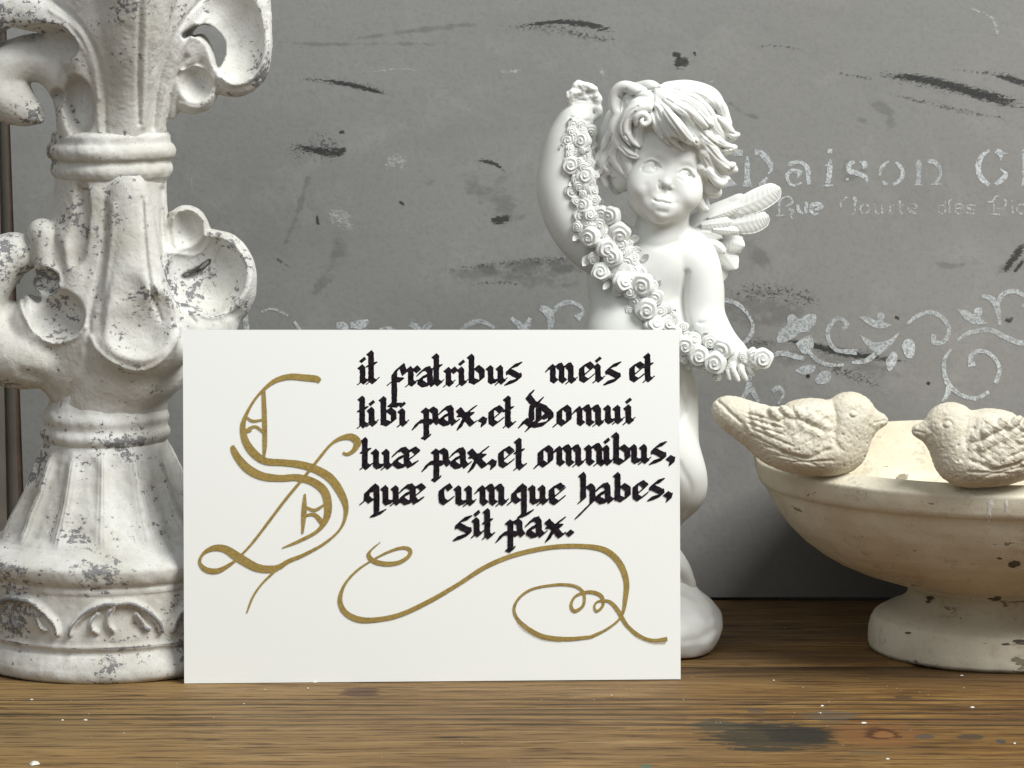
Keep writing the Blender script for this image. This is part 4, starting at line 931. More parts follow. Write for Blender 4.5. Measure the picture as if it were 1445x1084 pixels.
    for a, b in zip(pc[:-1], pc[1:]):
        m = max(1, int(math.hypot(b[0]-a[0], b[1]-a[1])/1.8))
        for i in range(m): pr.append((a[0]+(b[0]-a[0])*i/m, a[1]+(b[1]-a[1])*i/m))
    PR = np.array([(max(r, .02), y) for r, y in pr]); k = np.ones(5)/5; 
    PR[2:-2, 0] = np.convolve(PR[:, 0], k, 'valid'); PR[0, 0] = PR[-1, 0] = .02
    cs_ = float(np.linalg.norm(onY(cx_, 220, FY)-CAM))/FPX
    V, Q = lathe(np.stack([PR[:, 0]*cs_, [onY(cx_, y, FY)[2]-fl_o[2] for y in PR[:, 1]]], 1), 420)
    th = np.tile(np.linspace(0, 2*pi, 420, endpoint=False), len(PR)); dd = np.stack([np.cos(th), np.sin(th), 0*th], 1)
    V = V+dd*((1.6*fbm(V/.009, 9)+.6*fbm(V/.003, 2, 2)+1.4*np.cos(th*4+.5))*cs_*np.clip(np.repeat(PR[:, 0], 420)/40, 0, 1))[:, None]
    V[:, 2] += (.9*fbm(np.stack([np.cos(th)*3, np.sin(th)*3, 0*th], 1), 11))*cs_
    V[:, 0] += onY(cx_, 220, FY)[0]-fl_o[0]
    obj('upper_collar', mesh('upper_collar', V, Q, M_fleur), fin)

    # ---- upper tier
    v = Vol(FY, (-95, 400), (-75, 205), (-135, 180), 2.0)
    v.tube([(157, 205, 0, 66), (157, 180, 0, 68), (158, 150, 0, 72), (160, 110, 0, 80), (165, 60, 0, 96), (170, 0, 0, 116), (172, -60, 0, 120)], 8, 5)
    v.tube([(175, 200, 50, 20), (178, 150, 58, 26), (184, 90, 74, 34), (190, 30, 92, 44), (192, -50, 106, 60)], 10, 5, .8)
    # right arm of the leaf, big cup, small curl
    v.tube([(215, 190, 10, 14), (228, 140, 10, 18), (250, 80, 8, 26), (280, 30, 4, 34), (320, 0, 0, 36)], 10, 5, 1.3)
    v.ell(v.P(330, 66, 0), (54, 36, 71), 6)
    v.ell(v.P(325, 20, -4), (58, 36, 60), 8)
    v.ell(v.P(272, 122, 2), (36, 30, 39), 3)
    v.tube([(240, 160, 6, 10), (244, 110, 6, 20), (256, 90, 6, 22)], 6, 5)
    v.ell(v.P(333, 54, 44), (43, 52, 68), 2.5, op='s'); v.ell(v.P(322, 20, 44), (44, 40, 50), 5, op='s')
    v.ell(v.P(277, 118, 38), (25, 36, 28), 2.5, op='s')
    v.tube([(262, 50, 40, 6), (280, 43, 40, 9), (298, 55, 40, 11), (305, 76, 40, 10), (304, 94, 40, 5)], 1.5, 6, 14, 's')
    # left leaf: arch and its curled tip
    v.tube([(120, 190, 40, 18), (124, 130, 55, 20), (112, 70, 68, 24), (80, 30, 72, 26), (30, 12, 66, 28), (-20, 30, 56, 30), (-60, 80, 40, 30)], 8, 6, 1.1)
    v.tube([(110, 198, 30, 24), (106, 150, 32, 24), (92, 105, 30, 28), (54, 80, 30, 28), (14, 90, 34, 30), (-4, 120, 36, 32), (20, 145, 40, 26), (44, 160, 42, 12), (55, 158, 46, 6), (57, 164, 46, 5)], 9, 6, 1.1)
    v.ell(v.P(62, 64, 98), (48, 44, 30), 4, op='s'); v.ell(v.P(108, 152, 80), (24, 44, 46), 4, op='s')
    v.tube([(68, 182, 70, 10), (66, 156, 70, 12), (80, 134, 66, 10)], 4, 5, 3, 's')
    v.tube([(-10, 60, 66, 9), (18, 48, 66, 9), (44, 54, 66, 6)], 3, 5, 4, 's')
    v.relief(lambda x, y, z: 1.3*fbm(np.stack([x, y, z], 1)/30, 13, 2))
    v.stroke([(236, 176, 4), (240, 140, 4), (246, 110, 4), (262, 80, 4)], 4, c0=-20)
    v.stroke([(70, 14, 3), (110, 44, 3), (132, 90, 3), (140, 140, 3)], -3, c0=20)
    v.stroke([(196, 175, 2.4), (195, 120, 2.4), (196, 60, 2.6), (198, -10, 2.6)], 3.6, c0=20)
    v.stroke([(203, 180, 3), (203, 120, 3), (205, 60, 3), (208, -10, 3)], -1.8, c0=20)
    v.stroke([(216, 180, 3), (222, 130, 3), (232, 90, 3), (250, 45, 3), (275, 10, 3), (300, -15, 3)], 3.6, c0=0)
    v.stroke([(224, 190, 3), (232, 140, 3), (243, 100, 3), (262, 60, 3), (290, 24, 3)], -2.6, c0=-10)
    v.stroke([(150, 190, 3), (146, 120, 3), (134, 70, 3), (110, 30, 3), (80, 5, 3), (40, -8, 3)], 3.4, c0=20)
    v.stroke([(140, 186, 3), (134, 120, 3), (120, 74, 3), (90, 34, 3)], -2.4, c0=20)
    v.stroke([(380, 20, 2.6), (379, 70, 2.8), (362, 108, 2.8), (330, 120, 2.8), (306, 108, 2.4)], -3, c0=-10)
    v.stroke([(256, 100, 2.2), (280, 94, 2.4), (300, 110, 2.4), (300, 136, 2.4), (280, 152, 2.4), (254, 146, 2.2)], -2.4, c0=0)
    v.build('upper_leaf_tier', M_fleur, fin, fl_o, 1, .3, 7, 4)
# ------------------------------------------------------------------ cherub figurine
def m_plain(name, col=(.745, .755, .725)):
    n = NT(name); a = n.noise(30, 4, .6); f = n.noise(700, 3, .6)
    c = n.mix(n.ramp(a, [(.35, 0), (.7, .5)]), col, tuple(x*.95 for x in col))
    pass
    return n.fin(c, n.ramp(a, [(.3, .42), (.7, .6)]), n.bump(f, .00008, .5), spec=.3)
M_cher = m_plain('white_cast_resin')
ch_c = onZ(903, 915); CYh = ch_c[1]
if want('cherub'):
    ch = thing('cherub_figurine', 'white winged cherub figurine standing behind the card, one arm raised, holding a rose garland', 'figurine', ch_c)
    # ---- body with head and arms
    v = Vol(CYh, (752, 1108), (108, 560), (-75, 95), 1.15)
    P = v.P
    v.ell(P(905, 395, 0), (76, 46, 62), 20); v.ell(P(900, 470, 2), (74, 52, 80), 20); v.ell(P(895, 545, 0), (84, 56, 60), 20)
    v.ell(P(930, 370, 18), (48, 30, 38), 16)                       # chest
    v.ell(P(880, 480, 30), (50, 34, 60), 20)                       # belly
    v.cone(P(930, 352, 5), P(938, 290, 5), 38, 36, 12)             # neck
    v.tube([(960, 352, 0, 32), (978, 372, 4, 32), (988, 410, 6, 29), (990, 445, 10, 27), (1000, 468, 20, 26), (1022, 494, 30, 21), (1038, 506, 36, 17)], 10, 5)   # her left arm
    v.tube([(866, 352, 0, 36), (836, 338, 0, 36), (808, 308, 2, 32), (793, 268, 2, 29), (794, 236, 3, 26), (799, 205, 4, 23), (808, 182, 4, 20), (817, 162, 5, 16)], 12, 6)        # raised arm
    v.ell(P(848, 345, 0), (34, 34, 34), 14)
    # raised hand closed on the garland's end
    v.ell(P(822, 148, 6), (18, 15, 16), 6); v.ell(P(824, 136, 9), (17, 12, 13), 5)
    for t in ([(806, 146, 16, 5), (803, 137, 22, 5), (808, 130, 24, 5), (816, 130, 22, 4.5)], [(812, 136, 18, 5), (812, 125, 22, 5), (818, 119, 22, 5), (826, 121, 20, 4.5)], [(822, 132, 18, 5.5), (825, 123, 22, 5.5), (834, 123, 22, 5), (840, 129, 18, 5)],
              [(832, 138, 16, 5.5), (838, 131, 18, 5.5), (844, 138, 16, 5), (843, 148, 14, 4.5)], [(836, 152, 12, 5.5), (844, 152, 14, 5), (845, 160, 14, 4.5), (838, 168, 12, 4)]): v.tube([(a_, b_, c_-2, r_*.92) for a_, b_, c_, r_ in t], 2.2, 4)
    v.relief(lambda x, y, z: np.where((z > P(820, 142, 10)[2]) & (x < P(850, 142, 10)[0]) & (x > P(790, 142, 10)[0]), 1.6*fbm(np.stack([x, y, z], 1)/6, 3, 2), 0))
    # head
    yaw, roll, pit = radians(9), radians(13.5), radians(-2)
    rt = np.array([cos(yaw)*cos(roll), sin(yaw), -sin(roll)*cos(yaw)]); rt /= np.linalg.norm(rt)
    up = np.array([sin(roll), 0.17, cos(roll)]); up -= rt*np.dot(up, rt); up /= np.linalg.norm(up)
    fw = np.cross(rt, up); fw = -fw if fw[1] > 0 else fw          # towards the camera
    HO = P(941, 226, 18); RH = np.stack([rt, fw, up])
    def H(x, y, z): return HO+rt*x+up*y+fw*z
    v.ell(H(0, 22, -14), (60, 64, 60), 10, RH)
    v.ell(H(0, -14, 6), (53, 48, 56), 12, RH)
    for s_ in (-1, 1):
        v.ell(H(s_*27, -42, 24), (26, 24, 26), 14, RH)
    v.ell(H(0, -66, 28), (26, 22, 18), 12, RH); v.ell(H(0, -76, 33), (13, 12, 10), 8, RH)
    v.ell(H(0, -66, 4), (42, 36, 22), 12, RH)
    v.ell(H(0, 24, 36), (40, 20, 30), 14, RH)                     # forehead
    # eye sockets, eyeballs, nose, mouth
    for s_ in (-1, 1):
        v.ell(H(s_*25, -14, 61), (15.5, 12.5, 9.5), 9, RH, op='s')
        v.ell(H(s_*24.5, -15.5, 31.0), (15.5, 15.5, 13.5), 2.6, RH)
    v.cone(P(946, 238, 63), P(941, 255, 72), 3.4, 4.4, 8); v.ell(P(940.5, 259, 73.5), (5.7, 5.2, 4.9), 4, RH)
    for x_, y_ in ((934.6, 261.2), (946.4, 264)): v.ell(P(x_, y_, 69), (3.4, 4.6, 3.4), 2.5, RH)
    v.ell(P(934, 286, 58), (17, 11, 12), 9, RH)
    v.cone(P(924.5, 281, 62), P(930, 279.8, 69), 1.8, 3.7, 3.5); v.cone(P(930, 279.8, 69), P(940, 281.6, 69.5), 3.7, 3.7, 3); v.cone(P(940, 281.6, 69.5), P(945.5, 285.5, 63), 3.7, 1.8, 3.5)
    v.cone(P(929, 290, 66.5), P(940, 292.3, 67), 4.0, 4.0, 3.5); v.ell(P(930, 305, 58), (13, 12, 10), 8, RH)
    # ears
    v.ell(P(871, 256, 2), (12, 8, 19), 5); v.ell(P(868, 254, 11), (6, 4.5, 12), 3, op='s')
    # face lines laid over the photo features
    F0 = 20
    v.stroke([(905.5, 238.5, 1.3), (910, 231.5, 1.5), (918, 227.6, 1.5), (926, 230, 1.5), (931.5, 237, 1.4)], 2.9, c0=F0)
    v.stroke([(907, 236, 1.6), (911, 229, 1.8), (919, 225, 1.8), (928, 228.5, 1.6)], -1.2, c0=F0)
    v.stroke([(904, 241, 1.6), (913, 245, 1.8), (923, 244.5, 1.8), (931, 241, 1.4)], .6, c0=F0)
    v.stroke([(958, 245, 1.2), (963, 240.5, 1.5), (970, 240.5, 1.5), (976, 245.5, 1.5), (979, 252, 1.4)], 2.9, c0=F0)
    v.stroke([(960, 241, 1.4), (967, 237, 1.8), (975, 240, 1.8), (980, 247, 1.4)], -1.1, c0=F0)
    v.stroke([(957, 251, 1.4), (964, 256, 1.6), (972, 257, 1.6), (978, 254.5, 1.2)], .6, c0=F0)
    v.stroke(ring(924, 235, 4.0, 4.6, 1.2, 0, 360), 2.4, c0=F0); v.dab(925, 234.2, 2.3, 5.0, c0=F0)
    v.stroke(ring(971.5, 248.5, 3.6, 4.2, 1.2, 0, 360), 2.4, c0=F0); v.dab(972, 248.2, 2.1, 5.0, c0=F0)
    v.stroke([(906, 221, 5), (918, 215, 5.5), (930, 217, 5)], -.8, c0=F0); v.stroke([(964, 228, 4.5), (974, 229, 5), (982, 236, 4.5)], -.7, c0=F0)
    v.dab(935, 240, 4, .5, c0=F0); v.dab(954, 245, 4, .4, c0=F0); v.dab(924.5, 236, 3.6, 1.6, c0=F0); v.dab(971.5, 249, 3.4, 1.6, c0=F0); v.dab(899, 272, 12, -2.0, c0=F0); v.dab(972, 282, 12, -2.0, c0=F0); v.dab(936, 214, 14, -1.5, c0=F0); v.stroke([(938, 300, 6), (948, 296, 7), (953, 288, 5)], 1.3, c0=F0)
    v.dab(936, 265.5, 1.8, 3.2, c0=F0); v.dab(944.5, 267.5, 1.7, 2.6, c0=F0)
    v.stroke([(929.5, 256, 1.6), (928.2, 262, 1.6), (930.5, 267.5, 1.4)], 1.4, c0=F0)
    v.stroke([(938.5, 269, 1.6), (936.5, 276, 1.8)], 1.5, c0=F0)
    v.stroke([(924, 282.6, 1.3), (928.5, 284.6, 1.4), (934, 284.6, 1.4), (940, 286.4, 1.4), (945, 287.6, 1.3)], 3.2, c0=F0)
    v.dab(921.5, 281.5, 2.8, 1.0, c0=F0); v.dab(947.5, 287.5, 2.8, 1.0, c0=F0)
    v.stroke([(928, 297.5, 3), (934.5, 299, 3.2), (940, 299.5, 3)], 1.2, c0=F0)
    v.stroke([(912, 262, 5), (914, 276, 6), (920, 290, 5)], 1.0, c0=F0)
    v.stroke([(893, 282, 3), (905, 300, 3), (925, 311, 3), (948, 311, 3)], 1.0, c0=-5)
    # torso modelling
    v.stroke([(969, 385, 4), (965, 410, 4), (966, 440, 4), (972, 464, 4)], 5, c0=0)
    v.stroke([(1008, 450, 3), (996, 456, 3), (986, 456, 2)], 1.6, c0=0); v.stroke([(800, 178, 3), (812, 184, 3), (826, 186, 3)], 1.6, c0=0); v.stroke([(806, 166, 2.5), (816, 171, 2.5), (830, 171, 2.5)], 1.6, c0=0)
    
    v.stroke([(884, 332, 5), (905, 344, 5), (930, 348, 5), (955, 342, 5)], 1.6, c0=10)
    v.stroke([(830, 360, 5), (844, 376, 6), (850, 395, 5)], 2.6, c0=-5)
    v.stroke([(900, 420, 7), (930, 430, 7), (955, 420, 7)], .9, c0=10)
    # lower hand: fingers curled round the garland
    v.ell(P(1046, 512, 40), (17, 13, 12), 6)
    for t in ([(1030, 505, 46, 4.2), (1025, 518, 56, 4), (1029, 534, 56, 3.8)], [(1037, 506, 48, 4.4), (1034, 520, 58, 4.2), (1041, 536, 57, 3.8)], [(1047, 508, 48, 4.6), (1046, 522, 56, 4.4), (1052, 535, 54, 4)], [(1056, 509, 46, 4.4), (1059, 520, 52, 4.2), (1062, 528, 50, 3.8)], [(1052, 500, 46, 4.6), (1062, 503, 52, 4.2), (1068, 510, 54, 3.8)]): v.tube(t, 1.6, 4)
    v.build('body', M_cher, ch, ch_c, 1)

    # ---- hair
    v = Vol(CYh, (832, 1052), (104, 310), (-75, 112), 1.0); P = v.P
    v.ell(H(2, 34, -18), (64, 66, 60), 8, RH)
    v.ell(H(42, 0, -22), (24, 40, 50), 8, RH); v.ell(H(-52, -6, -16), (26, 36, 50), 8, RH)
    v.ell(P(945, 184, 14), (67, 76, 62), 8); v.ell(P(905, 190, 20), (40, 40, 60), 8)
    # cut the face opening
    v.ell(H(-1, -34, 60), (50, 60, 60), 3, RH, op='s'); v.ell(P(915, 200, 84), (18, 30, 36), 3, op='s'); v.ell(P(940, 222, 80), (50, 40, 26), 3, op='s')
    def sk(px, py):   # depth of the head's front at that pixel
        dx, dz = px-945, py-188; q = 1-(dx/78.)**2-(dz/84.)**2
        return 18+62*math.sqrt(max(q, .04))-6
    def lock(pts, lift=0, k=2.6, flat=.75, n=6):
        v.tube([(a, b, sk(a, b)+lift+(e[0] if e else 0), r) for a, b, r, *e in pts], k, n, flat); locks.append([p[:3] for p in pts])
    locks = []
    # back layers
    for L in ([(990, 140, 12), (1008, 150, 13), (1016, 172, 9), (1018, 186, 4)], [(1000, 160, 12), (1014, 180, 11), (1026, 190, 6), (1036, 190, 3.5)], [(1004, 195, 14), (1014, 210, 9), (1030, 213, 4)], [(1000, 210, 13), (1012, 230, 10), (1028, 240, 5), (1037, 237, 3)],
              [(998, 228, 12), (1004, 248, 10), (1018, 256, 4)], [(992, 246, 11), (1002, 266, 10), (1012, 272, 6)], [(985, 262, 8), (990, 282, 8), (996, 296, 5)],
              [(868, 165, 13), (856, 190, 12), (848, 212, 8)], [(870, 190, 12), (858, 215, 10), (850, 232, 6)], [(872, 205, 10), (862, 232, 10), (866, 250, 7)]):
        v.tube([(a, b, 4 if a > 980 else 2, r) for a, b, r in L], 4, 6)
    # front locks sweeping right from the parting
    lock([(921, 146, 6), (930, 176, 9), (944, 195, 7), (957, 206, 4.5), (965, 211, 2)], 3)
    lock([(924, 140, 8), (942, 164, 12), (960, 186, 9), (974, 199, 5), (984, 201, 2)], 5)
    lock([(928, 134, 9), (956, 152, 13), (978, 178, 12), (990, 196, 7), (980, 203, 3)], 6)
    lock([(934, 128, 9), (966, 138, 13), (994, 160, 13), (1008, 184, 9), (1024, 196, 6), (1036, 194, 4)], 5)
    lock([(940, 124, 8), (972, 124, 10), (1002, 136, 12), (1016, 158, 9), (1022, 178, 5)], 2)
    lock([(982, 178, 9), (998, 196, 10), (1016, 206, 8), (1034, 212, 4)], 8)
    lock([(990, 196, 8), (1004, 214, 9), (1020, 232, 8), (1038, 240, 4)], 8)
    lock([(992, 214, 7), (1000, 236, 8), (1014, 252, 7), (1028, 252, 3)], 6)
    lock([(988, 236, 6), (992, 256, 8), (1006, 268, 6), (1014, 266, 3)], 4)
    lock([(984, 256, 5), (984, 276, 6), (992, 292, 4), (998, 296, 2)], 4)
    lock([(930, 130, 7), (918, 122, 8), (900, 124, 7), (886, 130, 6)], 4)
    # loose curls breaking the outline
    for L in ([(940, 134, 60, 7), (956, 127, 50, 8), (976, 127, 44, 7), (990, 132, 40, 4)], [(966, 134, 66, 7), (984, 131, 56, 9), (1000, 140, 46, 8), (1008, 152, 42, 4)], [(1000, 140, 50, 8), (1016, 150, 38, 8), (1024, 166, 34, 6), (1030, 176, 34, 3)], [(1006, 166, 60, 7), (1022, 176, 46, 7), (1034, 190, 40, 5), (1042, 190, 40, 2.5)],
              [(1010, 196, 56, 6), (1026, 208, 44, 6), (1038, 208, 40, 3)], [(1008, 218, 54, 6), (1024, 234, 42, 6), (1036, 232, 38, 3)], [(1000, 240, 50, 6), (1014, 258, 40, 6), (1024, 256, 36, 3)], [(950, 150, 92, 6), (972, 158, 90, 8), (992, 172, 80, 8), (1006, 176, 70, 3)], [(940, 158, 96, 6), (958, 178, 98, 8), (972, 196, 90, 6), (984, 198, 84, 3)]):
        v.tube(L, 2.2, 6)
    # upper left curl, open loop
    v.tube([(922, 140, 66, 7), (900, 128, 62, 8), (880, 122, 54, 7), (868, 132, 48, 7), (867, 150, 46, 7), (874, 166, 48, 6)], 2.5, 6)
    v.tube([(918, 146, 70, 6), (900, 146, 68, 7), (888, 156, 64, 6)], 3, 6)
    # spiral curl
    v.tube([(924, 150, 74, 6), (904, 152, 74, 8), (888, 162, 70, 8), (882, 180, 66, 8), (888, 196, 66, 6), (900, 208, 68, 3)], 2.5, 7)
    v.tube([(898, 176, 74, 3), (898, 166, 78, 4), (906, 161, 80, 4), (914, 165, 81, 4), (915, 172, 82, 3.4), (909, 176, 83, 3), (904.5, 172, 83, 2.4), (907, 168.5, 83, 2)], 1.2, 7)
    v.tube([(878, 158, 52, 6), (868, 178, 50, 8), (872, 200, 54, 7), (888, 216, 60, 5), (900, 222, 60, 2)], 2.5, 7)
    # left side locks over the ear
    for L in ([(870, 180, 40, 8), (858, 200, 38, 8), (852, 216, 32, 5)], [(874, 200, 46, 7), (868, 222, 44, 8), (878, 240, 44, 6), (884, 248, 44, 3)], [(866, 212, 36, 7), (854, 228, 34, 8), (860, 240, 34, 6), (872, 238, 34, 4)],
              [(852, 214, 28, 6), (846, 226, 24, 7), (852, 240, 24, 5)], [(862, 238, 30, 6), (850, 248, 26, 6), (856, 262, 24, 4)], [(880, 214, 50, 5), (886, 232, 50, 6), (886, 250, 46, 3)], [(866, 246, 34, 5), (878, 243, 36, 5), (884, 252, 36, 3)]):
        v.tube(L, 2, 6)
    # strand lines
    v.ell(P(893, 146, 30), (24, 30, 24), 8)
    rq = random.Random(4)
    for L in locks:
        Q = cr([list(map(float, p)) for p in L], 3)
        for of in (-.5, .02, .5):
            of += rq.uniform(-.08, .08); line = []
            for i in range(1+rq.randint(0, 2), len(Q)):
                t = (Q[min(i+1, len(Q)-1)]-Q[i-1])[:2]; t /= max(np.linalg.norm(t), 1e-6)
                line.append((Q[i][0]-t[1]*Q[i][2]*of, Q[i][1]+t[0]*Q[i][2]*of, 1.25))
            line = line[:max(2, int(len(line)*.86))]
            if len(line) > 1 and L is not locks[-1]: v.stroke(line, .85, n=2, c0=-30)
    for L in ([(926, 152), (940, 182), (958, 202), (970, 212)], [(922, 160), (932, 184), (948, 204), (962, 214)], [(934, 142), (958, 164), (976, 188), (982, 202)], [(932, 148), (952, 176), (968, 198)], [(942, 134), (974, 148), (996, 172), (1010, 190)], [(940, 140), (968, 158), (988, 182), (996, 194)],
              [(950, 126), (984, 134), (1006, 152), (1014, 172)], [(956, 130), (988, 144), (1004, 164)], [(990, 186), (1008, 202), (1028, 212)], [(998, 206), (1014, 224), (1032, 238)], [(1000, 196), (1016, 208), (1032, 210)], [(996, 224), (1006, 242), (1022, 252)], [(990, 242), (998, 260), (1010, 268)],
              [(886, 200), (896, 208), (908, 213)], [(882, 190), (892, 204), (904, 211)], [(874, 206), (886, 218), (898, 222)], [(900, 150), (886, 160), (878, 176), (880, 192)], [(896, 158), (888, 170), (888, 186)], [(872, 136), (880, 142), (878, 156)], [(884, 126), (878, 140), (874, 156)],
              [(864, 190), (858, 206), (852, 214)], [(872, 212), (872, 228), (880, 242)], [(860, 222), (854, 234), (864, 240)], [(930, 124), (910, 128), (892, 136)], [(1010, 166), (1024, 184), (1036, 190)]):
        v.stroke([(a, b, 1.3) for a, b in L], 1.9, c0=-30)
    for L in ([(921, 150), (928, 176), (944, 200), (962, 215)],):
        v.stroke([(a, b, 2.0) for a, b in L], 1.6, c0=0)
    v.stroke([(921, 126, 2), (922, 140, 2), (922, 156, 2)], 3.2, c0=-30)
    v.build('hair', M_cher, ch, ch_c, 1)

    # ---- drapery and pedestal, mostly behind the card
    v = Vol(CYh, (770, 1050), (520, 945), (-110, 95), 2.0); P = v.P
    v.ell(P(898, 560, 0), (76, 54, 60), 20)
    v.tube([(870, 590, 5, 50), (866, 680, 5, 42), (872, 770, 0, 32), (874, 840, 0, 24), (868, 868, 20, 16)], 14, 5)
    v.tube([(918, 590, 10, 50), (940, 650, 22, 44), (952, 690, 20, 42)], 14, 5); v.tube([(948, 700, 20, 34), (915, 750, -20, 28), (905, 830, -30, 26)], 10, 5)
    v.tube([(948, 520, 14, 22), (960, 550, 14, 18), (964, 590, 12, 16), (955, 640, 10, 22)], 12, 5)
    v.tube([(912, 770, 0, 30), (938, 812, 0, 34), (944, 845, 0, 34)], 10, 5); v.tube([(940, 796, 30, 9), (962, 806, 26, 9), (972, 826, 20, 9), (968, 846, 16, 8)], 4, 5)
    v.tube([(958, 512, 20, 10), (968, 535, 24, 9), (974, 560, 22, 10), (966, 585, 22, 9), (972, 602, 20, 6)], 3, 5)
    v.tube([(900, 600, 40, 16), (900, 700, 42, 14), (912, 800, 30, 18)], 12, 5)
    v.stroke([(958, 656, 5), (974, 690, 5), (962, 724, 5)], 2.5, c0=-50); v.stroke([(958, 540, 4), (966, 575, 4), (956, 604, 4)], 3, c0=-50)
    v.build('draped_legs', M_cher, ch, ch_c, 1)
    v = Vol(CYh, (770, 1050), (800, 960), (-110, 120), 1.8); P = v.P
    v.ell(P(906, 886, 0), (112, 96, 56), 10); v.ell(P(966, 880, 6), (53, 66, 50), 12); v.ell(P(950, 850, 10), (42, 44, 34), 12); v.ell(P(940, 835, 0), (40, 40, 30), 12)
    v.relief(lambda x, y, z: 3.0*fbm(np.stack([x, y, z], 1)/34, 8, 2))
    v.F = np.maximum(v.F, -v.ax[2][None, None, :]+.3)
    v.stroke([(962, 842, 5), (985, 856, 6), (1000, 872, 6)], 2.5, c0=-50); v.stroke([(965, 905, 5), (990, 900, 6), (1008, 888, 5)], 1.8, c0=-50)
    v.build('rounded_base', M_cher, ch, ch_c, 1)

    # ---- wing: upper bone and feathers, one object each
    wing = obj('wing', None, ch); wing.location = (0, 0, 0)
    bpy.data.objects.remove(wing)
    v = Vol(CYh, (950, 1080), (250, 400), (-60, 40), 1.1); P = v.P
    v.tube([(968, 340, -28, 20), (990, 318, -26, 18), (1012, 302, -24, 13), (1034, 288, -22, 8), (1046, 280, -20, 5)], 6, 6, .6)
    v.ell(P(985, 335, -28), (26, 12, 24), 8)
    for L in ([(975, 318), (1000, 300), (1030, 283)], [(985, 326), (1010, 308), (1036, 291)], [(980, 334), (1004, 318), (1026, 304)]): v.stroke([(a, b, 1.4) for a, b in L], 1.1)
    wing = v.build('wing', M_cher, ch, ch_c, 1)
    s_ = v.s
    def feather(pts, c, bow=4.0, tilt=0.0, seed=0):
        """rows px,py,halfwidth along the quill; thick shaded blade with barbs"""
        Q = cr(pts, 12); N_ = len(Q); M_ = 14; V = []; F = []
        for side in (1, -1):
            for i, q in enumerate(Q):
                a = Q[max(i-1, 0)]; b = Q[min(i+1, N_-1)]; t = (b-a)[:2]; t /= np.linalg.norm(t); nn_ = np.array([-t[1], t[0]]); sI = i/(N_-1)
                for k in range(M_+1):
                    u = k/M_*2-1; x, y = q[:2]+nn_*u*q[2]*1.18-t*(abs(u)**2)*q[2]*.12
                    thick = 2.6*(1-abs(u)**3)**.5*min(1, q[2]/4.)
                    g = .8*sin((sI*N_*1.7-abs(u)*8)+seed)*(1-abs(u))**.3*min(1, abs(u)*3) if side == 1 else 0
                    rch = 1.3*math.exp(-(u/.10)**2)*(1-sI) if side == 1 else 0
                    cc_ = c+bow*(1-u*u)*.5+side*thick+g*.7+rch+tilt*u-3*sI
                    V.append(onY(x, y, CYh-cc_*s_)-ch_c)
        n1 = M_+1; h = N_*n1
        for i in range(N_-1):
            for k in range(M_):
                a = i*n1+k; F.append((a, a+1, a+n1+1, a+n1)); F.append((h+a, h+a+n1, h+a+n1+1, h+a+1))
            F.append((i*n1, (i+1)*n1, h+(i+1)*n1, h+i*n1)); F.append((i*n1+M_, h+i*n1+M_, h+(i+1)*n1+M_, (i+1)*n1+M_))
        F.append(tuple((N_-1)*n1+k for k in range(n1))+tuple(h+(N_-1)*n1+k for k in range(M_, -1, -1)))
        o = obj('feather', mesh('feather', V, F, M_cher), wing); return o
    feather([(1000, 350, 4), (1022, 345, 9), (1025, 365, 10), (1018, 380, 11), (1010, 393, 9), (1006, 399, 5), (1005, 401, 1)], -34)
    feather([(990, 336, 5), (1008, 348, 10), (1024, 362, 14), (1033, 374, 11), (1037, 379, 6), (1038, 381, 2)], -28, 5, 0, 1)
    feather([(992, 330, 6), (1014, 334, 11), (1034, 342, 15), (1045, 346, 11), (1049, 347, 6), (1051, 347.5, 2)], -24, 5, 0, 2)
    feather([(1006, 318, 6), (1034, 316, 12), (1060, 312, 15), (1077, 308, 12), (1083, 306, 7), (1085, 305, 2)], -21, 5, 0, 3)
    feather([(1010, 306, 6), (1042, 294, 11), (1070, 282, 14), (1091, 271, 12), (1098, 267, 8), (1101, 265, 2)], -17, 5, 0, 4)
    feather([(975, 336, 4), (990, 340, 7), (1002, 352, 8), (1010, 362, 1)], -14, 3, 0, 5); feather([(978, 328, 4), (996, 328, 8), (1012, 332, 8), (1020, 336, 1)], -11, 3, 0, 6); feather([(990, 318, 4), (1008, 316, 8), (1026, 314, 8), (1034, 312, 1)], -9, 3, 0, 7)
    for q in ([(1000, 308, 3), (1018, 302, 6), (1036, 295, 6), (1046, 290, 2)], [(996, 340, 3), (1010, 346, 6), (1020, 354, 5), (1024, 358, 1)], [(984, 344, 3), (994, 356, 6), (1002, 370, 6), (1005, 378, 1)], [(1006, 324, 3), (1022, 325, 6), (1038, 326, 5), (1043, 326, 1)]): feather(q, -10, 3, 0, 2)

    # ---- garland: a stem of foliage with separate roses
    gp = [(818, 168, 20, 9), (812, 190, 34, 15), (820, 215, 40, 19), (826, 245, 42, 19), (826, 275, 44, 19), (832, 305, 48, 24), (852, 328, 52, 30), (868, 355, 56, 31), (884, 385, 60, 28), (905, 415, 60, 25), (930, 448, 56, 21), (955, 475, 52, 20), (980, 495, 52, 21), (1008, 508, 56, 20), (1035, 512, 58, 12)]
    v = Vol(CYh, (785, 1100), (150, 545), (0, 95), 1.25); P = v.P
    v.tube([(a, b, c-13, r*.85) for a, b, c, r in gp], 3, 5, .66)
    v.tube([(1050, 508, 48, 10), (1068, 508, 50, 14), (1080, 506, 50, 9)], 4, 5)
    v.relief(lambda x, y, z: 2.6*fbm(np.stack([x, y, z], 1)/7, 21, 2)+2.5)
    gar = v.build('garland', M_cher, ch, ch_c, 1)
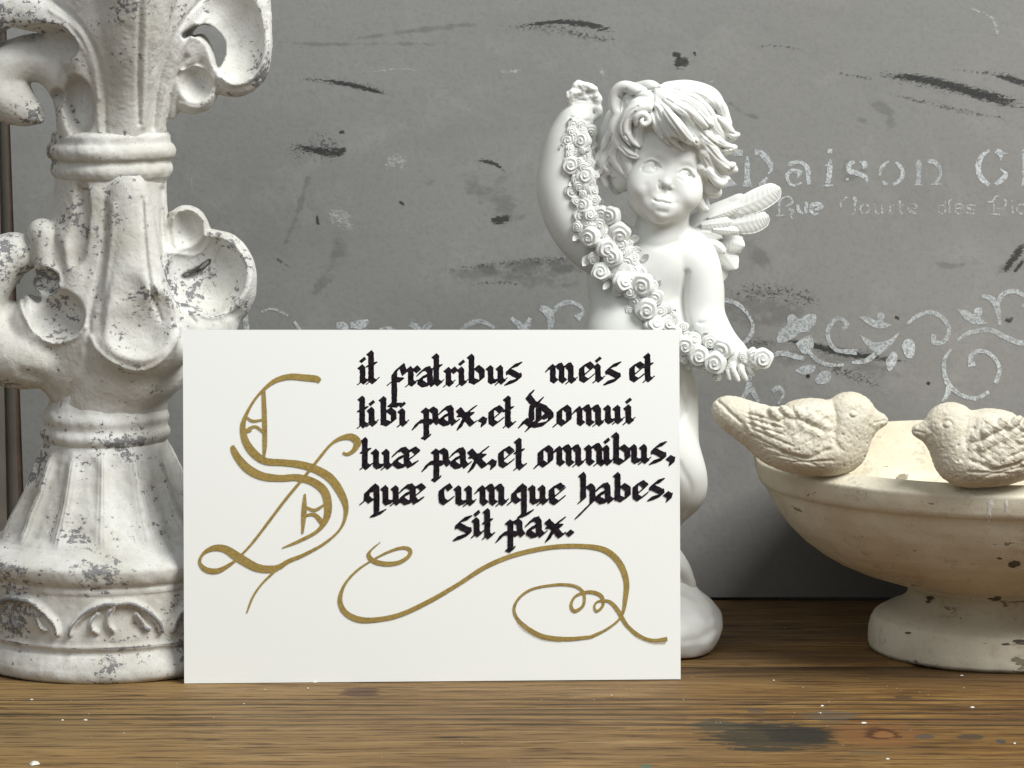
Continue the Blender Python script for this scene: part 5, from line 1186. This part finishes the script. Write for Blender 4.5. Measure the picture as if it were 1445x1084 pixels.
    def rose_mesh(seed):
        """spiral petals on a dome; unit radius, facing -y"""
        r_ = random.Random(seed); nr, na = 22, 40; V = []; F = []
        ph = r_.uniform(0, 6.28); lob = [r_.uniform(.88, 1.1) for _ in range(5)]
        for i in range(nr+1):
            q = i/nr
            for k in range(na):
                a = 2*pi*k/na; lb = 1+(.045*math.cos(5*a+ph)+.04*cos(3*a+ph*2))*q
                t = (q*2.55-a/(2*pi)+ph) % 1.0
                saw = (t if t < .8 else (1-t)*4)*.34*(.5+.7*q)
                if q < .12: saw = .12
                hh = .55*(1-q**3.2)+saw-.16*math.exp(-(q/.2)**2)*0+.10*math.exp(-((q-.16)/.1)**2)
                if i == nr: hh = -.25
                V.append((q*lb*cos(a)*(1.0 if i < nr else 1.0), -hh, q*lb*sin(a)))
        for i in range(nr):
            for k in range(na):
                k2 = (k+1) % na; F.append((i*na+k, (i+1)*na+k, (i+1)*na+k2, i*na+k2))
        return mesh('rose', V, F, M_cher)
    RM = [rose_mesh(i) for i in range(5)]
    from mathutils import Euler
    rr_ = random.Random(2)
    roses = [(803, 197, 10, 34), (822, 199, 11, 38), (834, 185, 8, 26), (806, 233, 12, 40), (826, 248, 12, 44), (806, 270, 9, 40), (825, 222, 9, 36), (824, 290, 11, 46), (819, 303, 10, 44), (833, 335, 13, 56), (863, 305, 12, 54), (856, 350, 13, 62), (874, 330, 14, 58), (850, 301, 9, 50),
             (847, 318, 9, 52), (865, 363, 12, 64), (877, 345, 9, 58), (848, 384, 12, 62), (866, 372, 8, 60), (885, 370, 9, 58), (878, 398, 12, 68), (907, 402, 14, 66), (893, 382, 8, 58), (890, 412, 9, 64), (912, 437, 14, 68), (889, 438, 7, 58), (925, 420, 10, 60), (897, 425, 9, 60), (923, 458, 12, 66),
             (932, 438, 9, 58), (941, 456, 10, 58), (905, 385, 7, 55), (966, 487, 12, 62), (952, 470, 9, 56), (986, 502, 13, 66), (979, 480, 10, 58), (1001, 482, 9, 58), (1021, 494, 13, 64), (1009, 512, 14, 70), (967, 505, 8, 54), (995, 520, 8, 58), (1048, 503, 6, 60), (1076, 506, 13, 60), (1062, 500, 8, 58), (840, 283, 7, 46), (813, 215, 7, 38), (836, 268, 8, 44), (838, 365, 8, 56), (832, 232, 7, 40), (815, 320, 7, 50), (872, 410, 7, 60), (1012, 532, 6, 54)]
    gq = cr(gp, 12); placed = [r[:3] for r in roses]
    for _ in range(4000):
        q = gq[rr_.randrange(6, len(gq)-6)]; an = rr_.uniform(0, 6.28); d_ = rr_.uniform(0, q[3]*.85); x, y = q[0]+cos(an)*d_, q[1]+sin(an)*d_; r = rr_.uniform(5, 8.5)
        if all(math.hypot(x-a, y-b) > (r+c_)*.66 for a, b, c_ in placed):
            placed.append((x, y, r)); roses.append((x, y, r, q[2]+6-d_*.4))
    pass
    for i, (x, y, r, c) in enumerate(roses):
        o = obj('rose', RM[i % 5], gar); p = onY(x, y, CYh-(c-4)*s_)-ch_c; o.location = tuple(p)
        R_ = r*s_*1.16; o.scale = (R_, R_*.95, R_); o.rotation_euler = (rr_.uniform(-.45, .25), rr_.uniform(0, 6.28), rr_.uniform(-.4, .4))
    def leaf(x, y, a, L, w_, c, curl=3):
        V = []; F = []; N_ = 7; a = radians(a); dx, dy = cos(a), -sin(a)
        for s2 in (1, -1):
            for i in range(N_+1):
                t = i/N_; hw = w_*math.sin(pi*min(t*.92+.06, 1))**.8
                for u in (-1, -.5, 0, .5, 1):
                    px, py = x+dx*L*t-dy*u*hw, y+dy*L*t+dx*u*hw
                    V.append(onY(px, py, CYh-(c+curl*t*t*2+abs(u)*2.2+s2*(.7)*(1-abs(u)*.8))*s_)-ch_c)
        h = (N_+1)*5
        for i in range(N_):
            for k in range(4):
                q = i*5+k; F += [(q, q+1, q+6, q+5), (h+q, h+q+5, h+q+6, h+q+1)]
            F += [(i*5, i*5+5, h+i*5+5, h+i*5), (i*5+4, h+i*5+4, h+i*5+9, i*5+9)]
        obj('leaf', mesh('leaf', V, F, M_cher), gar)
    for L in ((800, 222, 115, 24, 8, 34), (806, 180, 95, 16, 6, 34), (812, 258, 200, 12, 5, 42), (836, 210, 70, 14, 5, 34), (818, 330, 225, 16, 6, 46), (833, 360, 235, 22, 8, 50), (888, 340, 20, 18, 7, 50), (905, 368, 40, 16, 6, 52), (860, 398, 230, 16, 6, 56),
              (892, 350, -20, 16, 6, 52), (925, 405, 50, 14, 5, 52), (905, 455, 240, 14, 5, 54), (945, 445, 40, 14, 5, 52), (972, 470, 60, 14, 5, 52), (990, 478, 40, 14, 6, 52), (976, 512, 230, 14, 6, 50), (1008, 490, 60, 14, 5, 56), (842, 245, 30, 12, 5, 38), (845, 292, 60, 14, 5, 44)): leaf(L[0], L[1], L[2], L[3]*.85, L[4]*.85, L[5]-5)
# ------------------------------------------------------------------ crumbs of plaster and paint on the table
M_crumb = simple('plaster_crumb', (.68, .67, .62), .8, .1, 400)
if want('set'):
    rg = random.Random(9); V = []; F = []
    pts = [(rg.uniform(0, 1445), rg.uniform(968, 1084), rg.uniform(.3, .8)) for _ in range(70)]+[(rg.uniform(975, 1230), rg.uniform(870, 960), rg.uniform(.3, .7)) for _ in range(12)]
    pts += [(50, 1079, 7), (121, 1017, 2.6), (88, 1017, 2), (45, 988, 2), (344, 994, 1.6), (1372, 999, 2.4), (1218, 1021, 2.6), (1160, 997, 2.4), (1252, 1072, 2.6), (1432, 1050, 2.6), (1357, 954, 1.6), (1092, 961, 2), (1158, 1007, 1.6), (435, 972, 2), (445, 964, 2), (863, 982, 1.6)]
    for x, y, r in pts:
        p = onZ(x, y, 0.0); s_ = p[1]/FPX; n0 = len(V); k = 6; r *= .8; hh = r*s_*.6
        rad = [rg.uniform(.6, 1.3) for _ in range(k)]; st = rg.uniform(1, 2.4)
        for z, q in ((0, 1), (hh, .6)):
            for i in range(k): V.append((p[0]+cos(i*2*pi/k)*rad[i]*r*s_*q*st, p[1]+sin(i*2*pi/k)*rad[i]*r*s_*q*1.5, z+.0002))
        F += [(n0+i, n0+(i+1) % k, n0+k+(i+1) % k, n0+k+i) for i in range(k)]+[tuple(n0+k+i for i in range(k))]
    o = obj('plaster_crumbs', mesh('plaster_crumbs', V, F, M_crumb, False)); o['kind'] = 'stuff'; o['label'] = 'tiny white crumbs of plaster scattered on the wooden table'
